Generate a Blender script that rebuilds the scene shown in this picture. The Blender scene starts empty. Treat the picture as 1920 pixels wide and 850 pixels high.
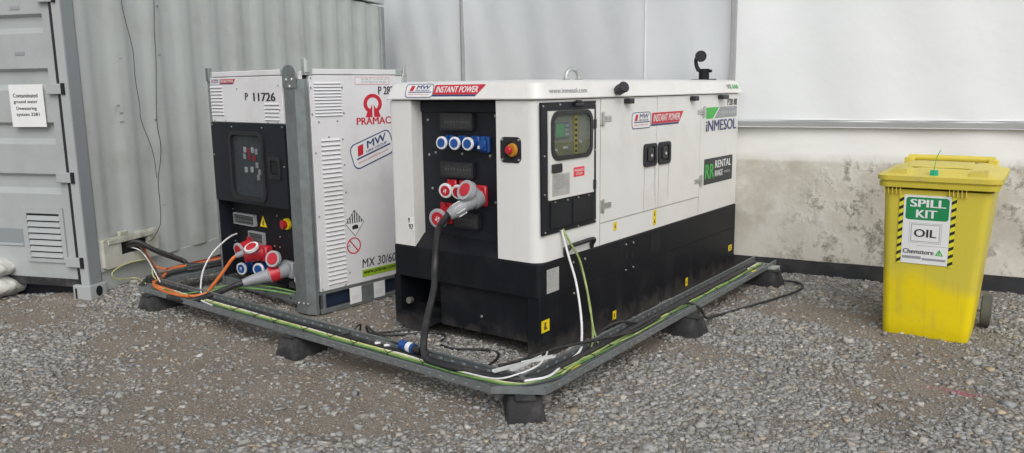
import bpy, bmesh, math, random
import numpy as np
from mathutils import Matrix, Vector
R_ = math.radians
random.seed(7); rng = np.random.default_rng(11)
scene = bpy.context.scene
COL = scene.collection

# ------------------------------------------------------------------ camera
cam_d = bpy.data.cameras.new('camera'); cam = bpy.data.objects.new('camera', cam_d); COL.objects.link(cam)
F_PX, YAW, PITCH, ROLL = 1509.16, 0.647, 0.1786, -0.0123
cam_d.sensor_width = 36; cam_d.lens = 36*F_PX/1920; cam_d.shift_y = 12.1/1920; cam_d.clip_end = 1500; cam_d.clip_start = .05
cy_, sy_, cp_, sp_ = math.cos(YAW), math.sin(YAW), math.cos(PITCH), math.sin(PITCH)
f_ = Vector((cy_*cp_, sy_*cp_, -sp_)); r_ = Vector((sy_, -cy_, 0)); u_ = r_.cross(f_)
c_, s_ = math.cos(ROLL), math.sin(ROLL)
rr, uu = c_*r_+s_*u_, -s_*r_+c_*u_
m = Matrix((( rr.x, uu.x, -f_.x, -3.7007), (rr.y, uu.y, -f_.y, -2.602), (rr.z, uu.z, -f_.z, 1.584), (0,0,0,1)))
cam.matrix_world = m; scene.camera = cam

# ------------------------------------------------------------------ world, sun, exposure
world = bpy.data.worlds.new('World'); scene.world = world; world.use_nodes = True
nt = world.node_tree; nt.nodes.clear()
sky = nt.nodes.new('ShaderNodeTexSky'); sky.sky_type = 'NISHITA'; sky.sun_disc = False
SUN_EL, SUN_AZ = R_(43), R_(226)            # azimuth measured ccw from +x, direction towards the sun
sky.sun_elevation = SUN_EL; sky.sun_rotation = R_(90)-SUN_AZ; sky.air_density = 1.0; sky.dust_density = 4.0; sky.ozone_density = 1
hsv = nt.nodes.new('ShaderNodeHueSaturation'); hsv.inputs['Saturation'].default_value = .22
bg = nt.nodes.new('ShaderNodeBackground'); bg.inputs[1].default_value = .15
wo = nt.nodes.new('ShaderNodeOutputWorld')
nt.links.new(sky.outputs[0], hsv.inputs['Color']); nt.links.new(hsv.outputs[0], bg.inputs[0]); nt.links.new(bg.outputs[0], wo.inputs[0])
sl = bpy.data.lights.new('sun', 'SUN'); sl.energy = .5; sl.angle = R_(45); sl.color = (1, .985, .96)
so = bpy.data.objects.new('sun', sl); COL.objects.link(so)
sd = Vector((math.cos(SUN_EL)*math.cos(SUN_AZ), math.cos(SUN_EL)*math.sin(SUN_AZ), math.sin(SUN_EL)))
so.rotation_euler = sd.to_track_quat('Z', 'Y').to_euler(); so.location = (-4, -4, 8)
scene.view_settings.view_transform = 'Standard'; scene.view_settings.look = 'None'; scene.view_settings.gamma = 1
scene.view_settings.exposure = 0.06

# ------------------------------------------------------------------ materials
MATS = {}
def mat(name, col, rough=.5, metal=0., var=.06, scale=6., bump=0., bscale=60., spec=.5, dirt=None, dirt_amt=.0, dscale=3., coat=0., stretch=(1,1,1), streak=None, spots=None, splash=None):
    if name in MATS: return MATS[name]
    M = bpy.data.materials.new(name); M.use_nodes = True; t = M.node_tree; b = t.nodes['Principled BSDF']
    b.inputs['Roughness'].default_value = rough; b.inputs['Metallic'].default_value = metal
    b.inputs['Specular IOR Level'].default_value = spec; b.inputs['Coat Weight'].default_value = coat
    tc = t.nodes.new('ShaderNodeTexCoord'); mp = t.nodes.new('ShaderNodeMapping'); mp.inputs['Scale'].default_value = stretch
    t.links.new(tc.outputs['Object'], mp.inputs[0])
    n = t.nodes.new('ShaderNodeTexNoise'); n.inputs['Scale'].default_value = scale; n.inputs['Detail'].default_value = 5
    t.links.new(mp.outputs[0], n.inputs['Vector'])
    cr = t.nodes.new('ShaderNodeValToRGB'); e = cr.color_ramp.elements
    e[0].position = .3; e[1].position = .7
    e[0].color = tuple(c*(1-var) for c in col)+(1,); e[1].color = tuple(min(1, c*(1+var)) for c in col)+(1,)
    t.links.new(n.outputs[0], cr.inputs[0]); out = cr.outputs[0]
    if dirt:
        n2 = t.nodes.new('ShaderNodeTexNoise'); n2.inputs['Scale'].default_value = dscale; n2.inputs['Detail'].default_value = 8; n2.inputs['Roughness'].default_value = .65
        t.links.new(mp.outputs[0], n2.inputs['Vector'])
        c2 = t.nodes.new('ShaderNodeValToRGB'); c2.color_ramp.elements[0].position = .5; c2.color_ramp.elements[1].position = .72
        c2.color_ramp.elements[1].color = (dirt_amt,)*3+(1,)
        t.links.new(n2.outputs[0], c2.inputs[0])
        mx = t.nodes.new('ShaderNodeMix'); mx.data_type = 'RGBA'; mx.inputs[7].default_value = dirt+(1,)
        t.links.new(c2.outputs[0], mx.inputs[0]); t.links.new(out, mx.inputs[6]); out = mx.outputs[2]
    def extra(out, colr, vec_scale, nscale, lo, hi, amt, zfade=None):
        m2 = t.nodes.new('ShaderNodeMapping'); m2.inputs['Scale'].default_value = vec_scale; t.links.new(tc.outputs['Object'], m2.inputs[0])
        q = t.nodes.new('ShaderNodeTexNoise'); q.inputs['Scale'].default_value = nscale; q.inputs['Detail'].default_value = 7; q.inputs['Roughness'].default_value = .7; t.links.new(m2.outputs[0], q.inputs['Vector']); src = q.outputs[0]
        if zfade:
            sp = t.nodes.new('ShaderNodeSeparateXYZ'); t.links.new(tc.outputs['Object'], sp.inputs[0])
            mr = t.nodes.new('ShaderNodeMapRange'); mr.inputs[1].default_value = zfade[0]; mr.inputs[2].default_value = zfade[1]; mr.inputs[3].default_value = .35; mr.inputs[4].default_value = -.35; t.links.new(sp.outputs[2], mr.inputs[0])
            ad = t.nodes.new('ShaderNodeMath'); t.links.new(src, ad.inputs[0]); t.links.new(mr.outputs[0], ad.inputs[1]); src = ad.outputs[0]
        c = t.nodes.new('ShaderNodeValToRGB'); c.color_ramp.elements[0].position = lo; c.color_ramp.elements[1].position = hi; c.color_ramp.elements[1].color = (amt,)*3+(1,); t.links.new(src, c.inputs[0])
        x = t.nodes.new('ShaderNodeMix'); x.data_type = 'RGBA'; x.inputs[7].default_value = tuple(colr)+(1,); t.links.new(c.outputs[0], x.inputs[0]); t.links.new(out, x.inputs[6]); return x.outputs[2]
    if streak: out = extra(out, streak, (5,5,.6), 1.8, .56, .90, .22)
    if spots: out = extra(out, spots, (1,1,1.0), 26, .70, .76, .8)
    if splash: out = extra(out, splash, (1,1,1), 9, .55, 1.0, .45, (.0,.32))
    t.links.new(out, b.inputs['Base Color'])
    rn = t.nodes.new('ShaderNodeMapRange'); rn.inputs[3].default_value = max(0, rough-.07); rn.inputs[4].default_value = min(1, rough+.1)
    t.links.new(n.outputs[0], rn.inputs[0]); t.links.new(rn.outputs[0], b.inputs['Roughness'])
    if bump:
        n3 = t.nodes.new('ShaderNodeTexNoise'); n3.inputs['Scale'].default_value = bscale; n3.inputs['Detail'].default_value = 4
        t.links.new(mp.outputs[0], n3.inputs['Vector'])
        bp = t.nodes.new('ShaderNodeBump'); bp.inputs['Strength'].default_value = bump; bp.inputs['Distance'].default_value = .01
        t.links.new(n3.outputs[0], bp.inputs['Height']); t.links.new(bp.outputs[0], b.inputs['Normal'])
    MATS[name] = M; return M
WHITE = mat('white_painted_steel', (.74,.74,.72), .32, var=.02, scale=2, dirt=(.52,.49,.43), dirt_amt=.35, dscale=2.2, coat=.1, streak=(.50,.47,.41))
WHITE2 = mat('off_white_painted_steel', (.72,.72,.735), .4, var=.03, scale=2, dirt=(.45,.43,.38), dirt_amt=.35, dscale=3, streak=(.5,.48,.43))
BLACK = mat('dark_navy_paint', (.0065,.0075,.011), .5, var=.2, scale=5, bump=.08, bscale=250, dirt=(.035,.032,.03), dirt_amt=.25, dscale=5, spec=.3, splash=(.15,.135,.115), streak=(.03,.03,.03))
BLACKP = mat('black_plastic', (.018,.018,.022), .42, var=.15, scale=12)
NAVY = mat('dark_panel_paint', (.010,.012,.018), .42, var=.15, scale=4, dirt=(.04,.04,.05), dirt_amt=.25, spec=.35)
RUBBER = mat('black_rubber', (.022,.022,.024), .8, var=.3, scale=14, bump=.4, bscale=80, dirt=(.12,.11,.1), dirt_amt=.5, dscale=7)
CABLE = mat('black_cable_jacket', (.02,.02,.021), .5, var=.2, scale=20, dirt=(.1,.09,.08), dirt_amt=.4, dscale=12)
ORANGE = mat('orange_cable_jacket', (.62,.16,.04), .45, var=.1, scale=14)
WCABLE = mat('white_cable_jacket', (.7,.7,.7), .45, var=.06, scale=14)
GYCABLE = mat('green_yellow_cable_jacket', (.27,.36,.12), .5, var=.12, scale=18, dirt=(.58,.57,.26), dirt_amt=.9, dscale=9)
GRCABLE = mat('green_cable_jacket', (.12,.25,.07), .45, var=.2, scale=18)
YCABLE = mat('pale_yellow_cable_jacket', (.55,.56,.22), .5, var=.15, scale=18)
GALV = mat('galvanised_steel', (.27,.30,.305), .42, metal=.65, var=.12, scale=18, bump=.08, bscale=60, dirt=(.2,.2,.19), dirt_amt=.5, dscale=4)
GALVL = mat('pale_galvanised_steel', (.48,.52,.50), .5, metal=.55, var=.12, scale=14)
STEEL = mat('bright_steel', (.6,.6,.58), .3, metal=.9, var=.1, scale=20)
GREYP = mat('grey_plastic', (.28,.29,.31), .45, var=.08, scale=14)
GREYL = mat('light_grey_plastic', (.55,.56,.56), .45, var=.06, scale=14)
GREYM = mat('mid_grey_plastic', (.36,.37,.39), .45, var=.08, scale=14)
RED = mat('red_plastic', (.46,.018,.03), .35, var=.08, scale=10)
REDD = mat('red_print', (.55,.02,.04), .4, var=.04, scale=10)
BLUE = mat('blue_plastic', (.012,.07,.27), .35, var=.08, scale=10)
NBLUE = mat('navy_print', (.03,.045,.16), .4, var=.04)
YEL = mat('yellow_print', (.80,.60,.01), .4, var=.05)
INK = mat('black_print', (.02,.02,.022), .5, var=.05)
GREYINK = mat('grey_print', (.3,.31,.33), .5, var=.05)
GREEN = mat('green_print', (.05,.42,.06), .4, var=.05)
LIME = mat('lime_print', (.30,.48,.02), .4, var=.05)
SILV = mat('silver_label', (.42,.42,.40), .5, var=.1, scale=30)
PAPER = mat('white_paper', (.76,.77,.77), .6, var=.03)
ALU = mat('grey_aluminium', (.40,.41,.41), .45, metal=.5, var=.05)
RECESS = mat('dark_opening', (.006,.007,.01), .7)
CONT = mat('grey_green_container_paint', (.485,.515,.50), .45, var=.045, scale=2.2, dirt=(.27,.26,.22), dirt_amt=.35, dscale=2.5, bump=.06, bscale=14, streak=(.31,.32,.29), spots=(.19,.15,.12))
CONTB = mat('blue_grey_container_steel', (.25,.275,.29), .45, var=.05, scale=3, dirt=(.22,.21,.2), dirt_amt=.35, dscale=3)  # darker blue grey: post side faces and the lower door groove
CONTD = mat('container_door_paint', (.385,.41,.41), .42, var=.04, scale=2, dirt=(.26,.26,.25), dirt_amt=.35, dscale=3, bump=.06, bscale=14, streak=(.27,.27,.25), spots=(.22,.17,.13))
OLDW = mat('weathered_white_plastic', (.55,.55,.49), .55, var=.1, scale=8, dirt=(.22,.22,.12), dirt_amt=.8, dscale=6, bump=.15, bscale=30)
SACK = mat('woven_white_sack', (.55,.55,.52), .8, var=.1, scale=9, bump=.35, bscale=90, dirt=(.3,.28,.24), dirt_amt=.6, dscale=5)
SCREEN = mat('green_display', (.22,.58,.28), .3, var=.05)

def glass_mat(name, col, alpha_mix=.25, rough=.06):
    M = bpy.data.materials.new(name); M.use_nodes = True; t = M.node_tree; b = t.nodes['Principled BSDF']
    b.inputs['Base Color'].default_value = col+(1,); b.inputs['Roughness'].default_value = rough
    tr = t.nodes.new('ShaderNodeBsdfTransparent'); tr.inputs[0].default_value = (.90,.92,.92,1)
    mx = t.nodes.new('ShaderNodeMixShader'); fr = t.nodes.new('ShaderNodeTexNoise'); fr.inputs['Scale'].default_value = 3
    mr = t.nodes.new('ShaderNodeMapRange'); mr.inputs[3].default_value = alpha_mix-.05; mr.inputs[4].default_value = alpha_mix+.08
    t.links.new(fr.outputs[0], mr.inputs[0]); t.links.new(mr.outputs[0], mx.inputs[0])
    t.links.new(tr.outputs[0], mx.inputs[1]); t.links.new(b.outputs[0], mx.inputs[2]); t.links.new(mx.outputs[0], t.nodes['Material Output'].inputs[0])
    return M
GLASS = glass_mat('smoked_window', (.07,.075,.08), .16)
CLEARP = glass_mat('scratched_clear_cover', (.10,.10,.10), .30, .2)

# ------------------------------------------------------------------ mesh helpers
def nb(): return bmesh.new()
def link(name, bm, m, parent=None, smooth=False, M=None):
    bmesh.ops.recalc_face_normals(bm, faces=bm.faces)
    me = bpy.data.meshes.new(name); bm.to_mesh(me); bm.free()
    ms = m if isinstance(m, (list, tuple)) else [m]
    for k in ms: me.materials.append(k)
    if smooth:
        for p in me.polygons: p.use_smooth = True
        try: me.set_sharp_from_angle(angle=R_(38))
        except Exception: pass
    o = bpy.data.objects.new(name, me); COL.objects.link(o)
    if parent is not None: o.parent = parent
    if M is not None: o.matrix_local = M
    return o
def tag(o, label=None, cat=None, group=None, kind=None):
    if label: o['label'] = label
    if cat: o['category'] = cat
    if group: o['group'] = group
    if kind: o['kind'] = kind
    return o
def empty(name, loc=(0,0,0), rz=0., label=None, cat=None, group=None):
    o = bpy.data.objects.new(name, None); COL.objects.link(o); o.location = loc; o.rotation_euler = (0,0,rz); o.empty_display_size = .1
    return tag(o, label, cat, group)
def faceF(W, x0=0.):     # end face: u runs right (-y) from y=W, v up, w outwards (-x)
    return Matrix(((0,0,-1,x0),(-1,0,0,W),(0,1,0,0),(0,0,0,1)))
def faceS(y0=0.):        # long face: u = x, v = z, w outwards (-y)
    return Matrix(((1,0,0,0),(0,0,-1,y0),(0,1,0,0),(0,0,0,1)))
I4 = Matrix.Identity(4)
def box(bm, x0,x1,y0,y1,z0,z1, M=I4, bev=0., mi=0, seg=1):
    r = bmesh.ops.create_cube(bm, size=1.)
    T = Matrix.Translation(((x0+x1)/2,(y0+y1)/2,(z0+z1)/2)) @ Matrix.Diagonal((x1-x0,y1-y0,z1-z0,1))
    vs = r['verts']; bmesh.ops.transform(bm, matrix=T, verts=vs)
    fs = set(f for v in vs for f in v.link_faces)
    if bev > 0:
        es = set(e for v in vs for e in v.link_edges)
        rb = bmesh.ops.bevel(bm, geom=list(es), offset=bev, segments=seg, affect='EDGES', profile=.6)
        fs = set(rb['faces']) | set(f for f in fs if f.is_valid); vs = list(set(v for f in fs for v in f.verts))
    for f in fs: f.material_index = mi
    bmesh.ops.transform(bm, matrix=M, verts=vs)
def cyl(bm, p0, p1, r0, r1=None, M=I4, seg=20, mi=0, cap=True):
    p0, p1 = Vector(p0), Vector(p1); r1 = r0 if r1 is None else r1; d = p1-p0
    q = d.to_track_quat('Z','Y').to_matrix().to_4x4()
    r = bmesh.ops.create_cone(bm, cap_ends=cap, segments=seg, radius1=max(r0,1e-5), radius2=max(r1,1e-5), depth=d.length)
    T = M @ Matrix.Translation((p0+p1)/2) @ q
    bmesh.ops.transform(bm, matrix=T, verts=r['verts'])
    for f in set(f for v in r['verts'] for f in v.link_faces): f.material_index = mi
def poly_prism(bm, pts, w0, w1, M=I4, mi=0):   # pts in (u,v), extruded along w
    a = [bm.verts.new(M @ Vector((u,v,w0))) for u,v in pts]; b = [bm.verts.new(M @ Vector((u,v,w1))) for u,v in pts]
    n = len(pts); fs = [bm.faces.new(a[::-1]), bm.faces.new(b)]
    for i in range(n): fs.append(bm.faces.new((a[i],a[(i+1)%n],b[(i+1)%n],b[i])))
    for f in fs: f.material_index = mi
def rrect(u0,u1,v0,v1,r,seg=5):
    P = []
    for cx,cy,a0 in ((u1-r,v1-r,0),(u0+r,v1-r,90),(u0+r,v0+r,180),(u1-r,v0+r,270)):
        for k in range(seg+1):
            a = R_(a0+90*k/seg); P.append((cx+r*math.cos(a), cy+r*math.sin(a)))
    return P
def frame_ring(bm, outer, inner, w0, w1, M=I4, mi=0):
    n = len(outer)
    A = [[bm.verts.new(M @ Vector((p[0],p[1],w))) for p in q] for q,w in ((outer,w0),(outer,w1),(inner,w1),(inner,w0))]
    for k in range(4):
        a, b = A[k], A[(k+1)%4]
        for i in range(n):
            f = bm.faces.new((a[i],a[(i+1)%n],b[(i+1)%n],b[i])); f.material_index = mi
def loft(bm, loops, mi=0, cap=True):
    vs = [[bm.verts.new(Vector(p)) for p in l] for l in loops]; n = len(loops[0])
    for a,b in zip(vs[:-1], vs[1:]):
        for i in range(n):
            f = bm.faces.new((a[i],a[(i+1)%n],b[(i+1)%n],b[i])); f.material_index = mi
    if cap: bm.faces.new(vs[0][::-1]).material_index = mi; bm.faces.new(vs[-1]).material_index = mi
def catmull(pts, n=10):
    P = [Vector(p) for p in pts]; P = [P[0]*2-P[1]] + P + [P[-1]*2-P[-2]]; out = []
    for i in range(1, len(P)-2):
        for k in range(n):
            t = k/n; a,b,c,d = P[i-1],P[i],P[i+1],P[i+2]
            out.append(.5*((2*b)+(c-a)*t+(2*a-5*b+4*c-d)*t*t+(3*b-a-3*c+d)*t**3))
    out.append(P[-2]); return out
def tube(bm, pts, r, seg=10, n=10, mi=0, smooth=True, M=I4):
    path = catmull(pts, n) if smooth else [Vector(p) for p in pts]
    rs = r if callable(r) else (lambda t: r)
    up = Vector((0,0,1)); prev = None; t0 = (path[1]-path[0]).normalized()
    nrm = up.cross(t0); nrm = nrm.normalized() if nrm.length > .05 else Vector((1,0,0))
    rings = []
    for i,p in enumerate(path):
        t = (path[min(i+1,len(path)-1)]-path[max(i-1,0)]).normalized()
        nrm = (nrm - t*nrm.dot(t)).normalized(); b = t.cross(nrm); rad = rs(i/(len(path)-1))
        rings.append([M @ (p + rad*(nrm*math.cos(2*math.pi*k/seg)+b*math.sin(2*math.pi*k/seg))) for k in range(seg)])
    loft(bm, rings, mi)
def text_bm(bm, body, u0,u1,v0,v1,w, M=I4, bold=.0, mi=0, shear=0., rot=0., fit=True, th=.0008):
    cu = bpy.data.curves.new('t','FONT'); cu.body = body; cu.size = 1; cu.offset = 0; cu.resolution_u = 3; cu.shear = shear; cu.align_x = 'LEFT'
    o = bpy.data.objects.new('t', cu); COL.objects.link(o)
    dg = bpy.context.evaluated_depsgraph_get(); dg.update(); me = bpy.data.meshes.new_from_object(o.evaluated_get(dg))
    bpy.data.objects.remove(o); bpy.data.curves.remove(cu)
    co = np.array([v.co[:2] for v in me.vertices])
    if len(co) == 0: return
    lo, hi = co.min(0), co.max(0)
    sx = (u1-u0)/(hi[0]-lo[0]); sy = (v1-v0)/(hi[1]-lo[1])
    if not fit: sx = sy
    c = Vector(((u0+u1)/2,(v0+v1)/2,w)); rm = Matrix.Rotation(rot,4,'Z')
    # heavier weights: the letters again, shifted a hair sideways and a hair further out
    bb = min(bold, .03)*1.1
    for k,(dx,dy) in enumerate(((0,0),(bb,0),(-bb,0)) if bold > 0 else ((0,0),)):
        vs = []
        for v in me.vertices:
            p = Vector(((v.co.x-(lo[0]+hi[0])/2+dx)*sx, (v.co.y-(lo[1]+hi[1])/2+dy)*sy, k*.00025)); vs.append(bm.verts.new(M @ (c + rm @ p)))
        for p in me.polygons:
            try: f = bm.faces.new([vs[i] for i in p.vertices]); f.material_index = mi
            except ValueError: pass
    bpy.data.meshes.remove(me)
def lettering(parent, M, items, w, name='lettering'):
    """items: (text, u0,u1,v0,v1, material, opts)"""
    ob = None
    for it in items:
        o = it[6] if len(it) > 6 else {}
        bm = nb(); text_bm(bm, it[0], *it[1:5], w, M, **o)
        me = bpy.data.meshes.new(name); bm.to_mesh(me); bm.free(); me.materials.append(it[5])
        ob = bpy.data.objects.new(name, me); COL.objects.link(ob); ob.parent = parent
    return ob
def part_box(parent, name, M, u0,u1,v0,v1,w0,w1, m, bev=0.002):
    bm = nb(); box(bm, u0,u1,v0,v1,w0,w1, M, bev); return link(name, bm, m, parent)
def bolts(parent, M, pts, w, r=.007, m=None, name='bolt'):
    for u,v in pts:
        bm = nb(); cyl(bm,(u,v,w),(u,v,w+.003),r*1.5,r*1.4,M,10); cyl(bm,(u,v,w+.003),(u,v,w+.007),r,r*.8,M,8); link(name,bm,m or STEEL,parent)
def louvre(parent, M, u0,u1,v0,v1,n, w=0., m=None, name='louvre_vent'):
    bm = nb(); p = (v1-v0)/n
    for k in range(n):
        a = v0+k*p
        # hood wedge, dark slot beneath it
        pts = [(a+p*.42, 0), (a+p*.42, .009), (a+p*.95, .001), (a+p*.95, 0)]
        A = [bm.verts.new(M @ Vector((u0, q[0], w+q[1]))) for q in pts]; B = [bm.verts.new(M @ Vector((u1, q[0], w+q[1]))) for q in pts]
        for i in range(4): bm.faces.new((A[i],A[(i+1)%4],B[(i+1)%4],B[i]))
        bm.faces.new(A[::-1]); bm.faces.new(B)
        box(bm, u0+.003,u1-.003,a+p*.27,a+p*.42,w-.001,w+.0012, M, mi=1)
    return link(name, bm, [m or WHITE2, RECESS], parent)

# ------------------------------------------------------------------ GROUND (structure)
def vnoise(x, y, s, seed):
    r = np.random.default_rng(seed); G = r.random((256,256)); X = x/s; Y = y/s
    xi = np.floor(X).astype(int); yi = np.floor(Y).astype(int); fx = X-xi; fy = Y-yi; fx = fx*fx*(3-2*fx); fy = fy*fy*(3-2*fy)
    g = lambda a,b: G[a%256, b%256]
    return (g(xi,yi)*(1-fx)+g(xi+1,yi)*fx)*(1-fy)+(g(xi,yi+1)*(1-fx)+g(xi+1,yi+1)*fx)*fy
def ground_h(x, y):
    x = np.asarray(x,float); y = np.asarray(y,float); d = np.hypot(x+1, y-1)
    h = (vnoise(x,y,.9,1)-.5)*.03 + (vnoise(x,y,.33,2)-.5)*.014 + (vnoise(x,y,.12,3)-.5)*.008
    h = h*np.exp(-np.maximum(d-8,0)/6)
    h += .05*np.exp(-((x+.45)**2+(y-3.72)**2)/.09)       # mound by the container corner
    h += .03*np.exp(-((x+.95)**2+(y-3.95)**2)/.05)
    return h-.006
def coarse_mask(x, y):    # 1 = loose crushed stone, 0 = bare packed dirt
    n = vnoise(x+3.1,y-1.7,.62,5)*.55+vnoise(x,y,.27,6)*.3+vnoise(x,y,.11,7)*.15
    blob = np.zeros_like(n)
    for bx,by,rx,ry,a in ((-1.15,.75,.5,.95,.75),(-1.05,2.3,.35,.8,.55),(-.35,1.4,.3,.7,.5),(-1.9,.75,.35,.4,.45),(.1,1.5,.6,.35,.5),(-1.9,-.35,.3,.3,.3),(1.25,-1.75,.45,.35,.4),(.1,-1.75,.25,.35,.3),(.75,-.75,.35,.2,.25),(1.9,-1.1,.3,.35,.25),(-.9,4.0,.4,.3,.3),(-1.7,2.0,.3,.4,.25)):
        blob += a*np.exp(-((x-bx)**2/rx**2+(y-by)**2/ry**2))
    for bx,by,rx,ry,a in ((-.95,-.7,.5,.35,.35),(-1.55,-.1,.3,.35,.35),(-1.6,2.4,.4,.5,.3),(.6,-1.1,.9,.4,.25),(-.4,-1.2,.6,.5,.2)):
        blob -= a*np.exp(-((x-bx)**2/rx**2+(y-by)**2/ry**2))
    return np.clip((n-blob-.26)/.26, 0, 1)
def axis(lo, hi, step, far):
    a = list(np.arange(lo, hi, step)); s = step; x = hi
    R = []
    while x < far: R.append(x); s *= 1.35; x += s
    R.append(far); L = []; s = step; x = lo
    while True:
        s *= 1.35; x -= s
        if x < -far: break
        L.append(x)
    return np.array([-far]+L[::-1]+a+R)
gx, gy = axis(-3.0, 3.6, .016, 400.), axis(-3.0, 4.9, .016, 400.)
GX, GY = np.meshgrid(gx, gy, indexing='ij'); GZ = ground_h(GX, GY)
dense = (GX>-3.1)&(GX<3.7)&(GY>-3.1)&(GY<5)
GZ = GZ + dense*(rng.random(GX.shape)-.5)*.005*(.4+coarse_mask(GX,GY))
nx_, ny_ = len(gx), len(gy)
me = bpy.data.meshes.new('ground'); me.vertices.add(nx_*ny_); me.vertices.foreach_set('co', np.stack([GX,GY,GZ],-1).reshape(-1).astype(np.float32))
idx = np.arange(nx_*ny_).reshape(nx_,ny_); q = np.stack([idx[:-1,:-1],idx[1:,:-1],idx[1:,1:],idx[:-1,1:]],-1).reshape(-1,4)
me.loops.add(q.size); me.loops.foreach_set('vertex_index', q.reshape(-1).astype(np.int32)); me.polygons.add(len(q)); me.polygons.foreach_set('loop_start', (np.arange(len(q))*4).astype(np.int32))
me.update(calc_edges=True); me.polygons.foreach_set('use_smooth', np.ones(len(q),bool))
ca = me.color_attributes.new('gravel_mix','FLOAT_COLOR','POINT'); cm = coarse_mask(GX,GY).reshape(-1)
ca.data.foreach_set('color', np.stack([cm,cm,cm,np.ones_like(cm)],-1).reshape(-1).astype(np.float32))
GM = bpy.data.materials.new('packed_dirt_and_gravel'); GM.use_nodes = True; t = GM.node_tree; b = t.nodes['Principled BSDF']; b.inputs['Roughness'].default_value = .92; b.inputs['Specular IOR Level'].default_value = .25
def ramp(t, src, stops):
    c = t.nodes.new('ShaderNodeValToRGB'); e = c.color_ramp.elements
    while len(e) < len(stops): e.new(.5)
    for k,(p,col) in enumerate(stops): e[k].position = p; e[k].color = tuple(col)+(1,)
    t.links.new(src, c.inputs[0]); return c.outputs[0]
def mixc(t, fac, a, b_, mode='MIX'):
    x = t.nodes.new('ShaderNodeMix'); x.data_type = 'RGBA'; x.blend_type = mode
    for s,v in ((0,fac),(6,a),(7,b_)):
        if hasattr(v,'default_value') or hasattr(v,'is_output'): t.links.new(v, x.inputs[s])
        else: x.inputs[s].default_value = v
    return x.outputs[2]
tc = t.nodes.new('ShaderNodeTexCoord')
def noise(t, sc, det=6, rough=.6):
    n = t.nodes.new('ShaderNodeTexNoise'); n.inputs['Scale'].default_value = sc; n.inputs['Detail'].default_value = det; n.inputs['Roughness'].default_value = rough
    t.links.new(tc.outputs['Object'], n.inputs['Vector']); return n.outputs[0]
v1 = t.nodes.new('ShaderNodeTexVoronoi'); v1.inputs['Scale'].default_value = 75; t.links.new(tc.outputs['Object'], v1.inputs['Vector'])
v2 = t.nodes.new('ShaderNodeTexVoronoi'); v2.inputs['Scale'].default_value = 190; t.links.new(tc.outputs['Object'], v2.inputs['Vector'])
dirt = ramp(t, noise(t, 3.5), [(.3,(.20,.165,.130)),(.52,(.27,.225,.18)),(.72,(.31,.275,.23))])
chips = ramp(t, v1.outputs['Color'], [(.1,(.08,.078,.074)),(.55,(.22,.215,.20)),(.9,(.40,.39,.365))])
specks = ramp(t, v2.outputs['Color'], [(.1,(.09,.085,.075)),(.55,(.20,.185,.16)),(.92,(.46,.43,.38))])
att = t.nodes.new('ShaderNodeAttribute'); att.attribute_name = 'gravel_mix'
dirt2 = mixc(t, ramp(t, noise(t, 45, 3), [(.40,(.12,)*3),(.62,(.7,)*3)]), dirt, specks)
base = mixc(t, att.outputs['Fac'], dirt2, mixc(t, (.45), chips, specks))
fine = mixc(t, .5, base, ramp(t, noise(t, 120, 4, .7), [(.32,(.4,.4,.4)),(.66,(1.3,1.28,1.25))]), 'MULTIPLY')
# sprayed pink marker paint
def pinkmask(t):
    mp = t.nodes.new('ShaderNodeMapping'); mp.inputs['Location'].default_value = (-.865,2.03,0); t.links.new(tc.outputs['Object'], mp.inputs[0])
    mp2 = t.nodes.new('ShaderNodeMapping'); mp2.inputs['Scale'].default_value = (14,4.2,0); t.links.new(mp.outputs[0], mp2.inputs[0])
    ln = t.nodes.new('ShaderNodeVectorMath'); ln.operation = 'LENGTH'; t.links.new(mp2.outputs[0], ln.inputs[0])
    ad = t.nodes.new('ShaderNodeMath'); ad.operation = 'MULTIPLY_ADD'; ad.inputs[1].default_value = 3.2; t.links.new(noise(t, 11, 5, .7), ad.inputs[0]); t.links.new(ln.outputs['Value'], ad.inputs[2])
    sb = t.nodes.new('ShaderNodeMath'); sb.operation = 'SUBTRACT'; sb.inputs[1].default_value = 1.4; t.links.new(ad.outputs[0], sb.inputs[0])
    return ramp(t, sb.outputs[0], [(.10,(.75,)*3),(.85,(0,)*3)])
pk = pinkmask(t)
final = mixc(t, pk, fine, (.45,.10,.17,1))
t.links.new(final, b.inputs['Base Color'])
bp = t.nodes.new('ShaderNodeBump'); bp.inputs['Strength'].default_value = .8; bp.inputs['Distance'].default_value = .008
adh = t.nodes.new('ShaderNodeMath'); adh.operation = 'ADD'; t.links.new(v1.outputs['Distance'], adh.inputs[0]); t.links.new(noise(t, 160, 3), adh.inputs[1])
t.links.new(adh.outputs[0], bp.inputs['Height']); t.links.new(bp.outputs[0], b.inputs['Normal'])
me.materials.append(GM)
g = bpy.data.objects.new('ground', me); COL.objects.link(g); tag(g, 'packed brown dirt strewn with grey gravel', 'ground', kind='structure')

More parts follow.
